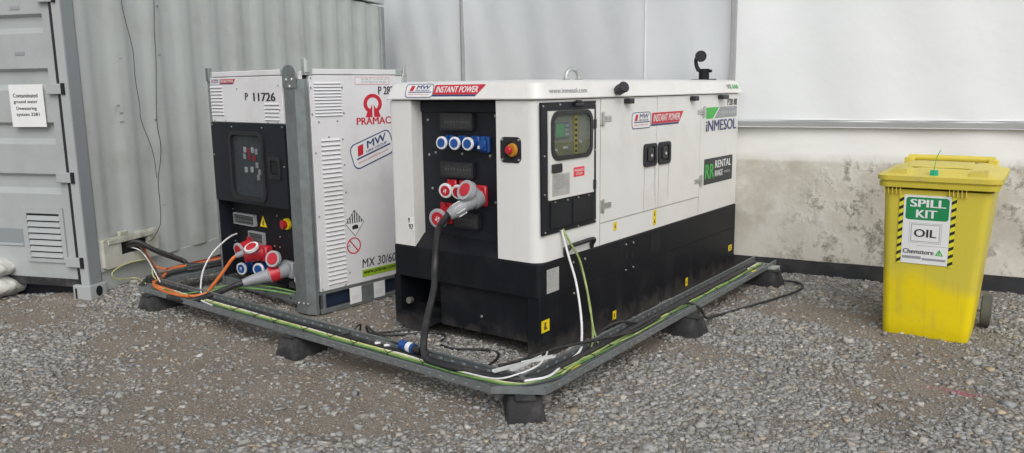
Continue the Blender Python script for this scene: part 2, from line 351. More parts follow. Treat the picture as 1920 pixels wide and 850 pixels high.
# loose crushed stone: uncountable
def rocks(name, N, size, seed, label, dist_lo=1.6, dist_hi=9., power=1.0, floor_=.12, colbase=(.315,.312,.298)):
    r = np.random.default_rng(seed)
    bmi = nb(); bmesh.ops.create_cube(bmi, size=1.45); bmesh.ops.triangulate(bmi, faces=bmi.faces); V = np.array([v.co[:] for v in bmi.verts]); bmi.faces.ensure_lookup_table()
    Fc = np.array([[v.index for v in f.verts] for f in bmi.faces]); bmi.free()
    P = np.empty((0,2))
    while len(P) < N:
        c = np.stack([r.uniform(-3.0,3.6,N*2), r.uniform(-3.0,4.9,N*2)],-1)
        d = np.hypot(c[:,0]+3.7, c[:,1]+2.6)
        ok = (d > dist_lo) & (r.random(len(c)) < np.clip((dist_lo+1.6)/d, 0, 1)**power)
        ok &= ~((c[:,0]>.08)&(c[:,0]<2.9)&(c[:,1]>.05)&(c[:,1]<1.12)); ok &= ~((c[:,0]>.25)&(c[:,1]>2.1))
        ok &= r.random(len(c)) < np.maximum(coarse_mask(c[:,0],c[:,1]), floor_)
        ok &= (vnoise(c[:,0],c[:,1],.16,seed+50)*.6+vnoise(c[:,0],c[:,1],.06,seed+60)*.4+r.uniform(-.25,.25,len(c))) > .42
        P = np.concatenate([P, c[ok]])
    P = P[:N]; n = len(P)
    s = size*np.clip(np.exp(r.normal(0,.42,n)),.4,1.9); sc = s[:,None]*np.stack([r.uniform(.75,1.3,n), r.uniform(.6,1.1,n), r.uniform(.30,.62,n)],-1)
    jit = 1+r.uniform(-.62,.28,(n,len(V),3)); L = V[None]*jit*sc[:,None]
    a = r.uniform(0,2*np.pi,n); tx = r.normal(0,.35,n); ca_,sa_ = np.cos(a),np.sin(a)
    ct,st = np.cos(tx),np.sin(tx); y = L[...,1]*ct[:,None]-L[...,2]*st[:,None]; z = L[...,1]*st[:,None]+L[...,2]*ct[:,None]
    X = L[...,0]*ca_[:,None]-y*sa_[:,None]+P[:,0:1]; Y = L[...,0]*sa_[:,None]+y*ca_[:,None]+P[:,1:2]
    Z = z+(ground_h(P[:,0],P[:,1])+sc[:,2]*r.uniform(-.15,.5,n))[:,None]
    co = np.stack([X,Y,Z],-1).reshape(-1,3).astype(np.float32); fc = (Fc[None]+(np.arange(n)*len(V))[:,None,None]).reshape(-1,3)
    me = bpy.data.meshes.new(name); me.vertices.add(len(co)); me.vertices.foreach_set('co', co.reshape(-1))
    me.loops.add(fc.size); me.loops.foreach_set('vertex_index', fc.reshape(-1).astype(np.int32)); me.polygons.add(len(fc)); me.polygons.foreach_set('loop_start', (np.arange(len(fc))*3).astype(np.int32))
    me.update(calc_edges=True)
    br = np.exp(r.normal(0,.17,n)); tint = r.normal(0,.03,(n,1))*np.array([[1,.15,-1.]]); warm = r.random(n)<.05
    c = np.array(colbase)[None]*br[:,None]*(1+tint); c[warm] *= np.array([1.18,1.0,.78])
    c = np.clip(c, .03,.62); c = np.repeat(c, len(V), 0); c = np.concatenate([c, np.ones((len(c),1))],1)
    at = me.color_attributes.new('stone_colour','FLOAT_COLOR','POINT'); at.data.foreach_set('color', c.reshape(-1).astype(np.float32))
    me.materials.append(STONE); o = bpy.data.objects.new(name, me); COL.objects.link(o); tag(o, label, 'gravel', kind='stuff'); return o
STONE = bpy.data.materials.new('crushed_stone'); STONE.use_nodes = True; t = STONE.node_tree; b = t.nodes['Principled BSDF']; b.inputs['Roughness'].default_value = .9; b.inputs['Specular IOR Level'].default_value = .3
tc = t.nodes.new('ShaderNodeTexCoord'); att = t.nodes.new('ShaderNodeAttribute'); att.attribute_name = 'stone_colour'
t.links.new(mixc(t, pinkmask(t), mixc(t, .55, att.outputs['Color'], ramp(t, noise(t, 90, 5, .7), [(.3,(.6,.58,.55)),(.7,(1.25,1.25,1.25))]), 'MULTIPLY'), (.45,.10,.17,1)), b.inputs['Base Color'])
bp = t.nodes.new('ShaderNodeBump'); bp.inputs['Strength'].default_value = .5; bp.inputs['Distance'].default_value = .004; t.links.new(noise(t, 220, 3), bp.inputs['Height']); t.links.new(bp.outputs[0], b.inputs['Normal'])
rocks('gravel', 95000, .0115, 21, 'loose grey crushed stone covering the yard', floor_=.14)
rocks('fine_gravel', 150000, .0048, 22, 'small stone chips scattered over the packed dirt', dist_hi=6, power=1.6, floor_=.33, colbase=(.28,.262,.235))
rocks('large_gravel', 4200, .020, 23, 'larger pale lumps of crushed stone lying among the gravel', floor_=.16, colbase=(.36,.35,.325))

# ------------------------------------------------------------------ MARQUEE WALL
def wave(x, z, a=1.): return a*(.006*math.sin(2.1*x+1.3)+.004*math.sin(5.3*x+z*2.2)+.003*math.sin(9.1*x-3*z))
TY = 1.7474; tU = Vector((math.cos(TY), math.sin(TY), 0)); PB = Vector((2.985, .101, 0)); BA = R_(72.5); bU = Vector((math.cos(BA), math.sin(BA), 0))
CLOTH = bpy.data.materials.new('white_marquee_fabric'); CLOTH.use_nodes = True; t = CLOTH.node_tree; b = t.nodes['Principled BSDF']; b.inputs['Roughness'].default_value = .42
tc = t.nodes.new('ShaderNodeTexCoord'); t.links.new(ramp(t, noise(t, 1.1, 6), [(.3,(.765,.79,.80)),(.7,(.82,.84,.85))]), b.inputs['Base Color'])
def translucent(t, fac=.3):
    b = t.nodes['Principled BSDF']; tl = t.nodes.new('ShaderNodeBsdfTranslucent'); tl.inputs[0].default_value = (.8,.82,.82,1); mx = t.nodes.new('ShaderNodeMixShader'); mx.inputs[0].default_value = fac
    t.links.new(b.outputs[0], mx.inputs[1]); t.links.new(tl.outputs[0], mx.inputs[2]); t.links.new(mx.outputs[0], t.nodes['Material Output'].inputs[0])
translucent(t, .0)
bp = t.nodes.new('ShaderNodeBump'); bp.inputs['Strength'].default_value = .28; bp.inputs['Distance'].default_value = .04; t.links.new(noise(t, 1.8, 4), bp.inputs['Height']); t.links.new(bp.outputs[0], b.inputs['Normal'])
LOWC = bpy.data.materials.new('mould_stained_marquee_fabric'); LOWC.use_nodes = True; t = LOWC.node_tree; b = t.nodes['Principled BSDF']; b.inputs['Roughness'].default_value = .6
tc = t.nodes.new('ShaderNodeTexCoord'); sep = t.nodes.new('ShaderNodeSeparateXYZ'); t.links.new(tc.outputs['Object'], sep.inputs[0])
def mth(t, op, a, b_, c=None):
    n = t.nodes.new('ShaderNodeMath'); n.operation = op
    for i,v in enumerate((a,b_,c)):
        if v is None: continue
        if hasattr(v,'is_output'): t.links.new(v, n.inputs[i])
        else: n.inputs[i].default_value = v
    return n.outputs[0]
zz = mth(t,'MULTIPLY_ADD', noise(t, 2.2, 5), -.05, sep.outputs['Z'])
grime = ramp(t, mth(t,'MULTIPLY_ADD', noise(t, 3.2, 9, .68), 1.0, 0.), [(.30,(.36,.33,.27)),(.46,(.49,.46,.39)),(.60,(.68,.66,.60))])
clean = ramp(t, noise(t, 1.6, 5), [(.3,(.80,.80,.765)),(.7,(.86,.86,.84))])
band = ramp(t, mth(t,'MULTIPLY_ADD', zz, 1.0, 0.), [(.915,(0,)*3),(.94,(.55,)*3),(1.0,(1,)*3)])
low = ramp(t, zz, [(.12,(.75,)*3),(.38,(0,)*3)])
c1 = mixc(t, low, grime, (.66,.63,.56,1)); c1 = mixc(t, mth(t,'MULTIPLY_ADD',noise(t,5,6,.7),.5,.0), c1, (.62,.60,.55,1))
mx_ = ramp(t, mth(t,'SUBTRACT', mth(t,'MULTIPLY', noise(t, 6.5, 10, .74), 1.0), 0.), [(.49,(0,)*3),(.56,(.8,)*3),(.66,(1,)*3)])
fld = ramp(t, noise(t, 1.15, 2), [(.46,(.03,)*3),(.60,(1,)*3)])
ym = ramp(t, mth(t,'MULTIPLY_ADD', sep.outputs['Y'], -1.0, 0.), [(.25,(.12,)*3),(.8,(1,)*3)])
mould = mth(t,'MULTIPLY', mth(t,'MULTIPLY', mx_, fld), ym)
fine_ = ramp(t, noise(t, 34, 4, .8), [(.40,(.45,)*3),(.60,(1,)*3)])
c1 = mixc(t, mth(t,'MULTIPLY', mould, fine_), c1, (.14,.125,.085,1))
t.links.new(mixc(t, band, c1, clean), b.inputs['Base Color'])
bp = t.nodes.new('ShaderNodeBump'); mpw = t.nodes.new('ShaderNodeMapping'); mpw.inputs['Scale'].default_value = (1,1,2.0); t.links.new(tc.outputs['Object'], mpw.inputs[0])
nw = t.nodes.new('ShaderNodeTexNoise'); nw.inputs['Scale'].default_value = 1.6; nw.inputs['Detail'].default_value = 3; nw.inputs['Distortion'].default_value = .5; t.links.new(mpw.outputs[0], nw.inputs['Vector'])
bp.inputs['Strength'].default_value = .3; bp.inputs['Distance'].default_value = .04; t.links.new(nw.outputs[0], bp.inputs['Height']); t.links.new(bp.outputs[0], b.inputs['Normal'])
SKIRT = mat('black_ground_skirt', (.022,.024,.028), .6, var=.2, scale=6, dirt=(.09,.08,.07), dirt_amt=.5, bump=.3, bscale=12)
tent = empty('marquee', tuple(PB), 0., 'white fabric marquee side wall with mould stained lower panel behind the generator and bin', 'marquee')
def sheet(name, U, s0, s1, z0, z1, m, step=.08, amp=1., off=0., dz=0.):
    bm = nb(); n = max(2,int(abs(s1-s0)/step)); k = max(2,int((z1-z0)/step)); N = Vector((U.y,-U.x,0)); rows = []
    for sgn in (0, 1):
        rows.append([[bm.verts.new(U*(s0+(s1-s0)*i/n) + N*(wave(s0+(s1-s0)*i/n, z0+(z1-z0)*j/k, amp)+off+sgn*.006) + Vector((0,0,z0+(z1-z0)*j/k+dz*wave(s0+(s1-s0)*i/n,3)))) for j in range(k+1)] for i in range(n+1)])
    for q in rows:
        for i in range(n):
            for j in range(k): bm.faces.new((q[i][j],q[i+1][j],q[i+1][j+1],q[i][j+1]))
    for i in range(n):
        for j in (0,k): bm.faces.new((rows[0][i][j],rows[0][i+1][j],rows[1][i+1][j],rows[1][i][j]))
    for j in range(k):
        for i in (0,n): bm.faces.new((rows[0][i][j],rows[0][i][j+1],rows[1][i][j+1],rows[1][i][j]))
    return link(name, bm, m, tent, smooth=True)
wr = sheet('wall_panel', tU, -6.0, -.02, 1.245, 3.4, CLOTH, .09, 2.2)
sheet('lower_panel', tU, -6.0, -.0, .112, 1.235, LOWC, .05, 1.6, .012)
sheet('ground_skirt', tU, -6.0, 0., -.05, .118, SKIRT, .06, 2.5, -.012)
sheet('wall_panel', bU, .02, 7.4, 1.245, 3.4, CLOTH, .09, 2.2)
sheet('lower_panel', bU, .0, 7.4, .112, 1.235, LOWC, .1, 1.6, .012)
sheet('ground_skirt', bU, .0, 7.4, -.05, .118, SKIRT, .1, 2.5, -.012)
def slab(name, U, s0,s1,z0,z1,w0,w1,m, bev=.003):
    N = Vector((-U.y,U.x,0)); M = Matrix(((U.x,0,-U.y*-1,0),(U.y,0,-U.x,0),(0,1,0,0),(0,0,0,1)))
    # columns: s along U, v up, w towards the camera
    M = Matrix(((U.x,0,-U.y,0),(U.y,0,U.x,0),(0,1,0,0),(0,0,0,1)))
    bm = nb(); box(bm, s0,s1,z0,z1,w0,w1, M, bev); return link(name, bm, m, tent)
for U,a,b2 in ((tU,-6,-.03),(bU,.03,7.4)):
    slab('rail', U, a,b2, 1.240,1.280, -.012,.035, ALU); slab('rail_lip', U, a,b2, 1.233,1.2395,-.012,.045, WHITE2, .001)
    slab('seam_strip', U, a,b2, 1.292,1.298,.008,.022, WHITE2, .001)
slab('pole', tU, -.038,.0, 1.29,3.4, -.03,.055, ALU); 
slab('pole', bU, 4.215,4.25, 1.29,3.4, -.03,.04, ALU)
slab('seam_strip', bU, 1.01,1.02, 1.29,3.4, .008,.018, WHITE2, .001)

# ------------------------------------------------------------------ SHIPPING CONTAINER
CL, CH, CW = 5.6, 2.80, 2.43
cont = empty('shipping_container', (-.849,3.627,0), .3697, 'pale grey green steel shipping container with ribbed walls and louvred door', 'container')
# side wall (faces -y): trapezoid corrugation
def corr(s0, s1, pitch, depth):
    P = []; s = s0
    while s < s1:
        for ds,dw in ((0,0),(.16,0),(.22,.06),(.30,.28),(.38,.72),(.46,.94),(.52,1),(.68,1),(.74,.94),(.82,.72),(.90,.28),(.98,.06),(1.0,0)):
            if s+ds*pitch <= s1: P.append((s+ds*pitch, depth*dw))
        s += pitch
    return P
bm = nb(); prof = corr(.135, CL-.1, .40, .024); prev = None
for s,w in prof:
    a = bm.verts.new((s, .012+w, .195)); b2 = bm.verts.new((s, .012+w, CH-.1)); c2 = bm.verts.new((s, .012+w+.012, .195)); d2 = bm.verts.new((s,.012+w+.012,CH-.1))
    if prev: bm.faces.new((prev[0],a,b2,prev[1])); bm.faces.new((prev[2],c2,d2,prev[3])); bm.faces.new((prev[0],a,c2,prev[2]))
    prev = (a,b2,c2,d2)
bmesh.ops.remove_doubles(bm, verts=bm.verts, dist=.0001); link('side_wall', bm, CONT, cont, smooth=True)
bm = nb(); box(bm, .165,CL-.1,.03,.10,.03,.197, bev=.004); link('bottom_rail', bm, CONT, cont)
bm = nb(); box(bm, .0,CL,-.004,.08,CH-.075,CH, bev=.006); link('top_rail', bm, CONT, cont)
bm = nb(); box(bm, 0,CL,.1,CW,CH-.06,CH-.02); link('roof', bm, CONT, cont)
bm = nb(); box(bm, .02,CL-.02,.1,CW,.1,.16); link('floor', bm, RUBBER, cont)
bm = nb(); box(bm, CL-.05,CL,.08,CW-.08,.16,CH-.1); box(bm, .1,CL-.05,CW-.04,CW,.16,CH-.1); link('rear_wall', bm, CONT, cont)
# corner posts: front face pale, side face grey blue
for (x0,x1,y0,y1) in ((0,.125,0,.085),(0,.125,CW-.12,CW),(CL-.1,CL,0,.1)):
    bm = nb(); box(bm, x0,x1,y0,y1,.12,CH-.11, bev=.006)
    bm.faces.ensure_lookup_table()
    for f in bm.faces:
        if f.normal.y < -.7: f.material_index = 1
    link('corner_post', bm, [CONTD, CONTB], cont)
bm = nb(); box(bm, -.002,.13,-.002,.1,.16,.30, bev=.004); 
for (x0,y0) in ((-.02,-.015),(-.02,CW-.15),(CL-.16,-.015)):
    bm = nb(); box(bm, x0,x0+.178,y0,y0+.165,-.03,.125, bev=.012, seg=2)
    cc = link('corner_casting', bm, CONTD, cont)
    h = nb(); poly_prism(h, [(x0+.09+.032*math.cos(a_), .068+.04*math.sin(a_)) for a_ in np.linspace(0,2*math.pi,20,endpoint=False)], 0, .003, faceS(y0))
    poly_prism(h, [(x0+.09+.026*math.cos(a_), .066+.034*math.sin(a_)) for a_ in np.linspace(0,2*math.pi,20,endpoint=False)], .003, .0032, faceS(y0))
    link('casting_hole', h, RECESS, cc)
    h = nb(); box(h, x0-.003,x0+.01,y0+.125,y0+.14,.02,.10); link('casting_slot', h, RECESS, cc)
# door (faces -x): y = t
MD = faceF(0.)   # u = -t
bm = nb()
xs = .03
tr = [(2.045,2.15),(1.63,1.755),(1.225,1.355),(.845,.965)]
zs = [.155]; lev = []
prof = [(.155, xs)]
for a,b2 in sorted(tr):
    prof += [(a-.022, xs),(a+.022, xs+.038),(b2-.008, xs+.038),(b2+.014, xs)]
prof += [(CH-.14, xs)]
for seg_t,(t0,t1) in enumerate(((.115,.20),(1.18,1.26))):
    box(bm, xs-.002,xs+.05,t0,t1,.155,CH-.14)
vs = [[bm.verts.new((x,tt,z)) for z,x in prof] for tt in (.20,1.18)]
for i in range(len(prof)-1): bm.faces.new((vs[0][i],vs[1][i],vs[1][i+1],vs[0][i+1]))
vs2 = [[bm.verts.new((xs+.06,tt,z)) for z,x in prof] for tt in (.20,1.18)]
for i in range(len(prof)-1): bm.faces.new((vs2[0][i],vs2[1][i],vs2[1][i+1],vs2[0][i+1]))
door = link('door', bm, CONTD, cont)
# lower short trough beside the vent: flat plate, recess shade put into its colour
bm = nb(); box(bm, xs-.003,xs-.0005,.62,1.15,.425,.54, mi=0); link('groove_shade', bm, CONTB, door)
bm = nb(); box(bm, xs-.012,xs-.001,.62,1.15,.405,.425,bev=.003); link('groove_lip', bm, CONTD, door)
# horizontal lips that catch the light
# vent
bm = nb(); frame_ring(bm, [(-.59,.285),(-.205,.285),(-.205,.715),(-.59,.715)], [(-.555,.315),(-.24,.315),(-.24,.67),(-.555,.67)], 0,.012, faceF(0., xs-.002))
vent = link('door_vent', bm, CONTD, door)
MV = faceF(0., xs-.002)
bm = nb(); box(bm, -.555,-.24,.315,.67,-.001,.0015, MV); link('vent_backing', bm, RECESS, vent)
for k in range(7):
    z = .325+k*.0485; bm = nb()
    pts = [(z,.016),(z+.036,.003),(z+.036,.001),(z-.001,.012)]
    A = [bm.verts.new(MV @ Vector((-.553,q[0],q[1]))) for q in pts]; B = [bm.verts.new(MV @ Vector((-.242,q[0],q[1]))) for q in pts]
    for i in range(4): bm.faces.new((A[i],A[(i+1)%4],B[(i+1)%4],B[i]))
    bm.faces.new(A[::-1]); bm.faces.new(B); link('vent_slat', bm, CONTD, vent)
for z in (.30, .955, 1.615, 2.275):
    bm = nb(); box(bm, -.012,xs-.001,.06,.20,z-.038,z+.038,bev=.004); h = link('hinge', bm, CONTD, door)
    bm = nb(); box(bm, -.016,-.001,.035,.062,z-.042,z+.042,bev=.002); link('hinge_slot', bm, RECESS, h)
bm = nb(); box(bm, .008,.02,.0875,.113,.13,CH-.12); link('door_gasket', bm, BLACKP, door)
bm = nb(); box(bm, .10,.25,.10,CW,-.02,.13); link('door_sill', bm, NAVY, cont)
bm = nb(); box(bm, xs,xs+.05,1.27,CW-.13,.155,CH-.14, bev=.003); link('door', bm, CONTD, cont)
for (ta,tb,za) in ((.40,.49,2.21),(.40,.49,1.88),(.77,.84,1.055)):
    bm = nb(); box(bm, -ta,-ta+.002,za-.012,za+.012,0,.001); bm.free()
    h = nb(); box(h, xs-.004,xs-.001,ta,tb,za-.013,za+.013,bev=.001); link('scuff_plate', h, GREYINK, door)
# paper notice
MN = faceF(0., xs-.014)
nn_ = part_box(door, 'notice', MN, -.575,-.255,1.335,1.652,0,.001, PAPER, 0)
bm = nb(); box(bm, -.56,-.54,1.34,1.36,-.014,0, MN); bm.free()
lettering(nn_, MN, [('Contaminated',-.54,-.31,1.555,1.585,INK,dict(bold=.02)),('ground water',-.54,-.315,1.505,1.537,INK,dict(bold=.02)),('Dewatering',-.52,-.33,1.455,1.487,INK,dict(bold=.02)),('system 2281',-.525,-.31,1.41,1.442,INK,dict(bold=.02))], .0018)
# weathered cable inlet box on the side wall
MS_ = faceS(.012)
bm = nb(); frame_ring(bm, rrect(.15,.765,.215,.45,.02), rrect(.335,.645,.295,.405,.006), 0,.036, MS_)
ib = link('cable_inlet_box', bm, OLDW, cont)
bm = nb(); box(bm, .335,.645,.295,.405,.0,.004, MS_); link('inlet_opening', bm, RECESS, ib)
bm = nb(); box(bm, .19,.70,.40,.445,.036,.046, MS_, .006); box(bm, .34,.43,.447,.485,-.004,.03, MS_, .005); link('inlet_flange', bm, OLDW, ib)
for s,z in ((.902,1.36),(1.02,1.9),(2.3,.75),(1.05,2.3)): 
    bm = nb(); cyl(bm,(s,z,0),(s,z,.012),.012,.009,MS_,10); link('rivet', bm, GREYINK, cont)
for k,(s,z,l) in enumerate(((.55,1.85,.03),(.47,1.48,.035),(.50,1.42,.04),(.49,1.35,.05),(.45,1.45,.02),(.9,.62,.03),(1.5,.55,.05),(1.9,.5,.03))):
    bm = nb(); box(bm, s,s+l,z,z+.007,-.001,.0012, faceS(.011)); link('scratch_mark', bm, GREYINK, cont)

# cables on the container
def wld(s, z, w):   # container side frame -> world
    u = Vector((math.cos(.3697), math.sin(.3697), 0)); n = Vector((u.y,-u.x,0)); return Vector((-.849,3.627,0))+u*s+n*w+Vector((0,0,z))
def cable(name, pts, r, m, label, cat='cable', group=None, seg=10, n=10):
    bm = nb(); o0 = Vector(pts[0]); tube(bm, [Vector(p)-o0 for p in pts], r, seg, n); o = link(name, bm, m, None, smooth=True); o.location = o0
    return tag(o, label, cat, group)
w1 = [(.628,2.85),(.618,2.324),(.638,2.16),(.692,1.93),(.691,1.694),(.713,1.476),(.715,1.353),(.816,1.092),(.838,.862)]
cable('hanging_wire', [wld(s,z,.004) for s,z in w1], .0028, CABLE, 'thin black wire on the container wall, the left one that bends to the right', 'wire', seg=6)
w2 = [(1.0,2.85),(.991,2.361),(.963,2.096),(.949,1.83),(.896,1.359),(.916,1.153),(.898,1.016),(.845,.838),(.843,.653),(.796,.473),(.655,.375),(.6,.36)]
cable('hanging_wire', [wld(s,z,.008 if z>.6 else (.03 if z>.42 else .06)) for s,z in w2], .0032, CABLE, 'thin black wire down the container wall into the white inlet box', 'wire', seg=6)
cable('supply_cable', [wld(.42,.37,-.02), wld(.457,.385,.08), wld(.52,.31,.19), wld(.66,.20,.34), (-.10,3.50,.165),(.15,3.42,.15),(.45,3.45,.14)], .017, CABLE, 'thick black cable from the white inlet box into the tray, the upper of the two', group='black supply cables')
cable('supply_cable', [wld(.43,.345,-.02), wld(.475,.355,.09), wld(.55,.27,.22), wld(.68,.17,.36), (-.16,3.40,.15),(.1,3.36,.145),(.4,3.40,.14)], .014, CABLE, 'black cable just below the thickest one from the inlet box', group='black supply cables')
cable('brown_cable', [wld(.455,.36,-.01), wld(.475,.34,.08), wld(.5,.26,.12), (-.42,3.42,.19),(-.47,3.25,.15)], .008, mat('brown_cable_jacket',(.10,.06,.045),.5,var=.2), 'dark brown cable dropping from inlet box to tray end', 'cable')
cable('white_cable', [wld(.45,.34,-.01), wld(.46,.32,.075), wld(.49,.25,.12), (-.44,3.43,.2),(-.52,3.2,.145)], .005, WCABLE, 'white cable dropping from the inlet box to the tray end', 'cable')
cable('orange_cable', [wld(.5,.36,-.01), wld(.51,.345,.075), wld(.535,.27,.09), (-.36,3.55,.2), (-.3,3.5,.165)], .009, ORANGE, 'orange cable dropping out of the inlet box, beside the brown one', 'cable')
cable('earth_wire', [(-.50,3.30,.15),(-.49,3.36,.19),wld(.57,.205,.10),wld(.44,.225,.05),wld(.27,.21,.035),wld(.20,.17,.03),wld(.26,.115,.03),wld(.42,.09,.06),(-.60,3.27,.14)], .0045, YCABLE, 'pale yellow earth wire looping out against the container base', 'wire')

# ------------------------------------------------------------------ SAND BAGS
def sandbag(loc, rz, sx, sy, sz, label, seed):
    bm = nb(); bmesh.ops.create_icosphere(bm, subdivisions=5, radius=1.); r = random.Random(seed); ph = [r.uniform(0,6) for _ in range(8)]
    for v in bm.verts:
        x,y,z = v.co; sq = lambda a,p: math.copysign(abs(a)**p, a)
        x,y,z = sq(x,.55),sq(y,.6),sq(z,.8)
        e = abs(x); x2 = x*sx*(1+.03*math.sin(5*y+ph[0])); y2 = y*sy*(1-.12*e**4+.04*math.sin(4*x+ph[1])); z2 = z*sz*(1-.45*max(0,e-.7)/.3)
        z2 += .010*math.sin(7*x+ph[2])*math.cos(6*y+ph[3]) + .006*math.sin(15*x+9*y+ph[4]) + .006*math.sin(23*y-8*x+ph[5])*e
        v.co = (x2,y2,z2+sz*.9)
    o = link('sandbag', bm, SACK, None, smooth=True); o.location = loc; o.rotation_euler = (0,0,rz); return tag(o, label, 'sandbag', 'sandbags by the container door')
sandbag((-1.22,4.63,-.01), R_(112), .36,.23,.095, 'lower white sandbag on the gravel by the container door', 1)
sandbag((-1.22,4.66,.145), R_(108), .37,.22,.085, 'upper white sandbag stacked on the other by the container', 2)

# ------------------------------------------------------------------ common socket builder
def socket(parent, M, u, v, w, col, size, ring=WHITE2, square=True, tilt=(-.02,-.012), proj=.10, name='socket', lid=True, mark=None):
    s = size; bm = nb()
    if square: box(bm, u-s*.86,u+s*.86,v-s*1.05,v+s*1.2,w,w+.022, M, .006)
    e = (u+tilt[0], v+tilt[1], w+proj)
    cyl(bm, (u,v,w+.018), e, s*.86, s*.80, M, 24)
    cyl(bm, (u,v+s*.95,w+.018), (u,v+s*.95,w+.04), s*.25,s*.25, M, 10)
    sk = link(name, bm, col, parent, smooth=True)
    if lid:
        E_ = Vector(e); d = (E_-Vector((u,v,w+.018))).normalized()
        bm = nb(); cyl(bm, E_-d*.006, E_+d*.004, s*1.06, s*1.04, M, 28); cyl(bm, E_+d*.004, E_+d*.007, s*1.0, s*.95, M, 28)
        l = link('socket_lid', bm, ring, sk, smooth=True)
        bm = nb(); cyl(bm, E_+d*.005, E_+d*.0095, s*.76, s*.72, M, 24); link('lid_centre', bm, col, sk, smooth=True)
        if mark:
            q = d.to_track_quat('Z','Y').to_matrix().to_4x4(); Ml = M @ Matrix.Translation(E_+d*.0105) @ q
            lettering(sk, Ml, [(mark,-s*.28,s*.28,-s*.2,s*.2,WHITE2,dict(bold=.03))], 0)
    return sk
def breaker_window(parent, M, u0,u1,v0,v1,w, dark=False):
    bm = nb(); box(bm, u0,u1,v0,v1,w,w+.006, M, .003); f = link('breaker_window', bm, BLACKP, parent)
    bm = nb(); n = 9
    for k in range(n):
        a = u0+.02+(u1-u0-.04)*k/n; box(bm, a,a+(u1-u0-.04)/n*.9,v0+.018,v1-.02,w+.006,w+.012, M, .002)
    link('breaker_row', bm, GREYP if not dark else BLACKP, f)
    bm = nb()
    for k in range(n):
        a = u0+.02+(u1-u0-.04)*k/n; box(bm, a+.006,a+(u1-u0-.04)/n*.6,v0+.04,v0+.055,w+.012,w+.018, M, .001)
    link('breaker_toggle', bm, INK if not dark else GREYP, f)
    bm = nb(); box(bm, u0+.006,u1-.006,v0+.006,v1-.006,w+.02,w+.034, M, .005, seg=2); link('clear_cover', bm, CLEARP, f)
    bm = nb(); frame_ring(bm, rrect(u0-.003,u1+.003,v0-.003,v1+.003,.008), rrect(u0+.01,u1-.01,v0+.01,v1-.01,.006), w+.004,w+.03, M); link('cover_frame', bm, BLACKP if dark else GREYINK, f)
    return f
def hire_logo(parent, M, u0,u1,v0,v1,w, rot=0., inv=False):
    """rounded outline, red bar, MW letters, lines of small print"""
    U,V = (u0+u1)/2,(v0+v1)/2; a,b2 = (u1-u0)/2,(v1-v0)/2
    T = M @ Matrix.Translation((U,V,w)) @ Matrix.Rotation(rot,4,'Z')
    bm = nb(); poly_prism(bm, rrect(-a,a,-b2,b2,b2*.55,6), 0,.001, T); lg = link('logo_sticker', bm, PAPER, parent)
    bm = nb(); frame_ring(bm, rrect(-a,a,-b2,b2,b2*.55,6), rrect(-a*.96,a*.96,-b2*.91,b2*.91,b2*.5,6), .001,.0016, T); link('sticker_outline', bm, NBLUE, lg)
    bm = nb(); poly_prism(bm, [(-a*.72,-b2*.05),(-a*.46,-b2*.05),(-a*.34,b2*.72),(-a*.6,b2*.72)], .001,.0018, T); link('red_bar', bm, REDD, lg)
    bm = nb(); poly_prism(bm, [(-a*.8,-b2*.28),(a*.86,-b2*.28),(a*.88,-b2*.16),(-a*.77,-b2*.16)], .001,.0018, T); link('blue_line', bm, NBLUE, lg)
    lettering(lg, T, [('MW',-a*.22,a*.78,b2*.22,b2*.78,NBLUE,dict(bold=.02,shear=.2)),('HIRE GROUP',-a*.30,a*.72,-b2*.06,b2*.12,NBLUE,dict(bold=.02)),('www.mwhire.com',-a*.78,a*.7,-b2*.62,-b2*.44,REDD,dict(shear=.2))], .0021)
    return lg
def power_band(parent, M, u0,u1,v0,v1,w):
    h = v1-v0; bm = nb(); poly_prism(bm, [(u0,v0+h*.16),(u1-h*.75,v0+h*.16),(u1,v1),(u0+h*.12,v1)], w,w+.001, M); bd = link('slogan_band', bm, REDD, parent)
    bm = nb(); poly_prism(bm, [(u0-h*.05,v0),(u1-h*.9,v0),(u1-h*.8,v0+h*.13),(u0,v0+h*.13)], w,w+.001, M); link('blue_underline', bm, NBLUE, bd)
    lettering(bd, M, [('INSTANT POWER',u0+h*.3,u1-h*.7,v0+h*.32,v0+h*.86,PAPER,dict(bold=.025,shear=.22))], w+.0018)

# ------------------------------------------------------------------ MAIN GENERATOR
L, W, ZB, ZL = 2.949, 1.178, .576, 1.512
gen = empty('diesel_generator', (0,0,0), 0., 'large white generator with black base, sockets in its end and control door on its side', 'generator')
def plan(ins=0., r=.075, x0=0., x1=L, y0=0., y1=W, seg=6):
    P = []
    for cx,cy,a0,rr_ in ((x0,y0,180,r),(x1,y0,270,.02),(x1,y1,0,.02),(x0,y1,90,.035)):
        sx_ = 1 if cx==x0 else -1; sy_ = 1 if cy==y0 else -1; c = (cx+sx_*(rr_+ins if True else 0), cy+sy_*(rr_+ins)); 
        for k in range(seg+1):
            a = R_(a0+90*k/seg); P.append((c[0]+rr_*math.cos(a), c[1]+rr_*math.sin(a)))
    return P
# housing with end recess
def housing(z0, z1):
    P = plan(); out = []
    # insert the recess on the x=0 edge (between last corner and first)
    ya, yb = W-.2, W-.878
    out = P + [(0,ya),(.1,ya),(.1,yb),(0,yb)]
    return [(x,y,z0) for x,y in out], [(x,y,z1) for x,y in out]
bm = nb(); a,b2 = housing(.582, ZL); loft(bm, [a,b2]); link('housing', bm, WHITE, gen, smooth=True)
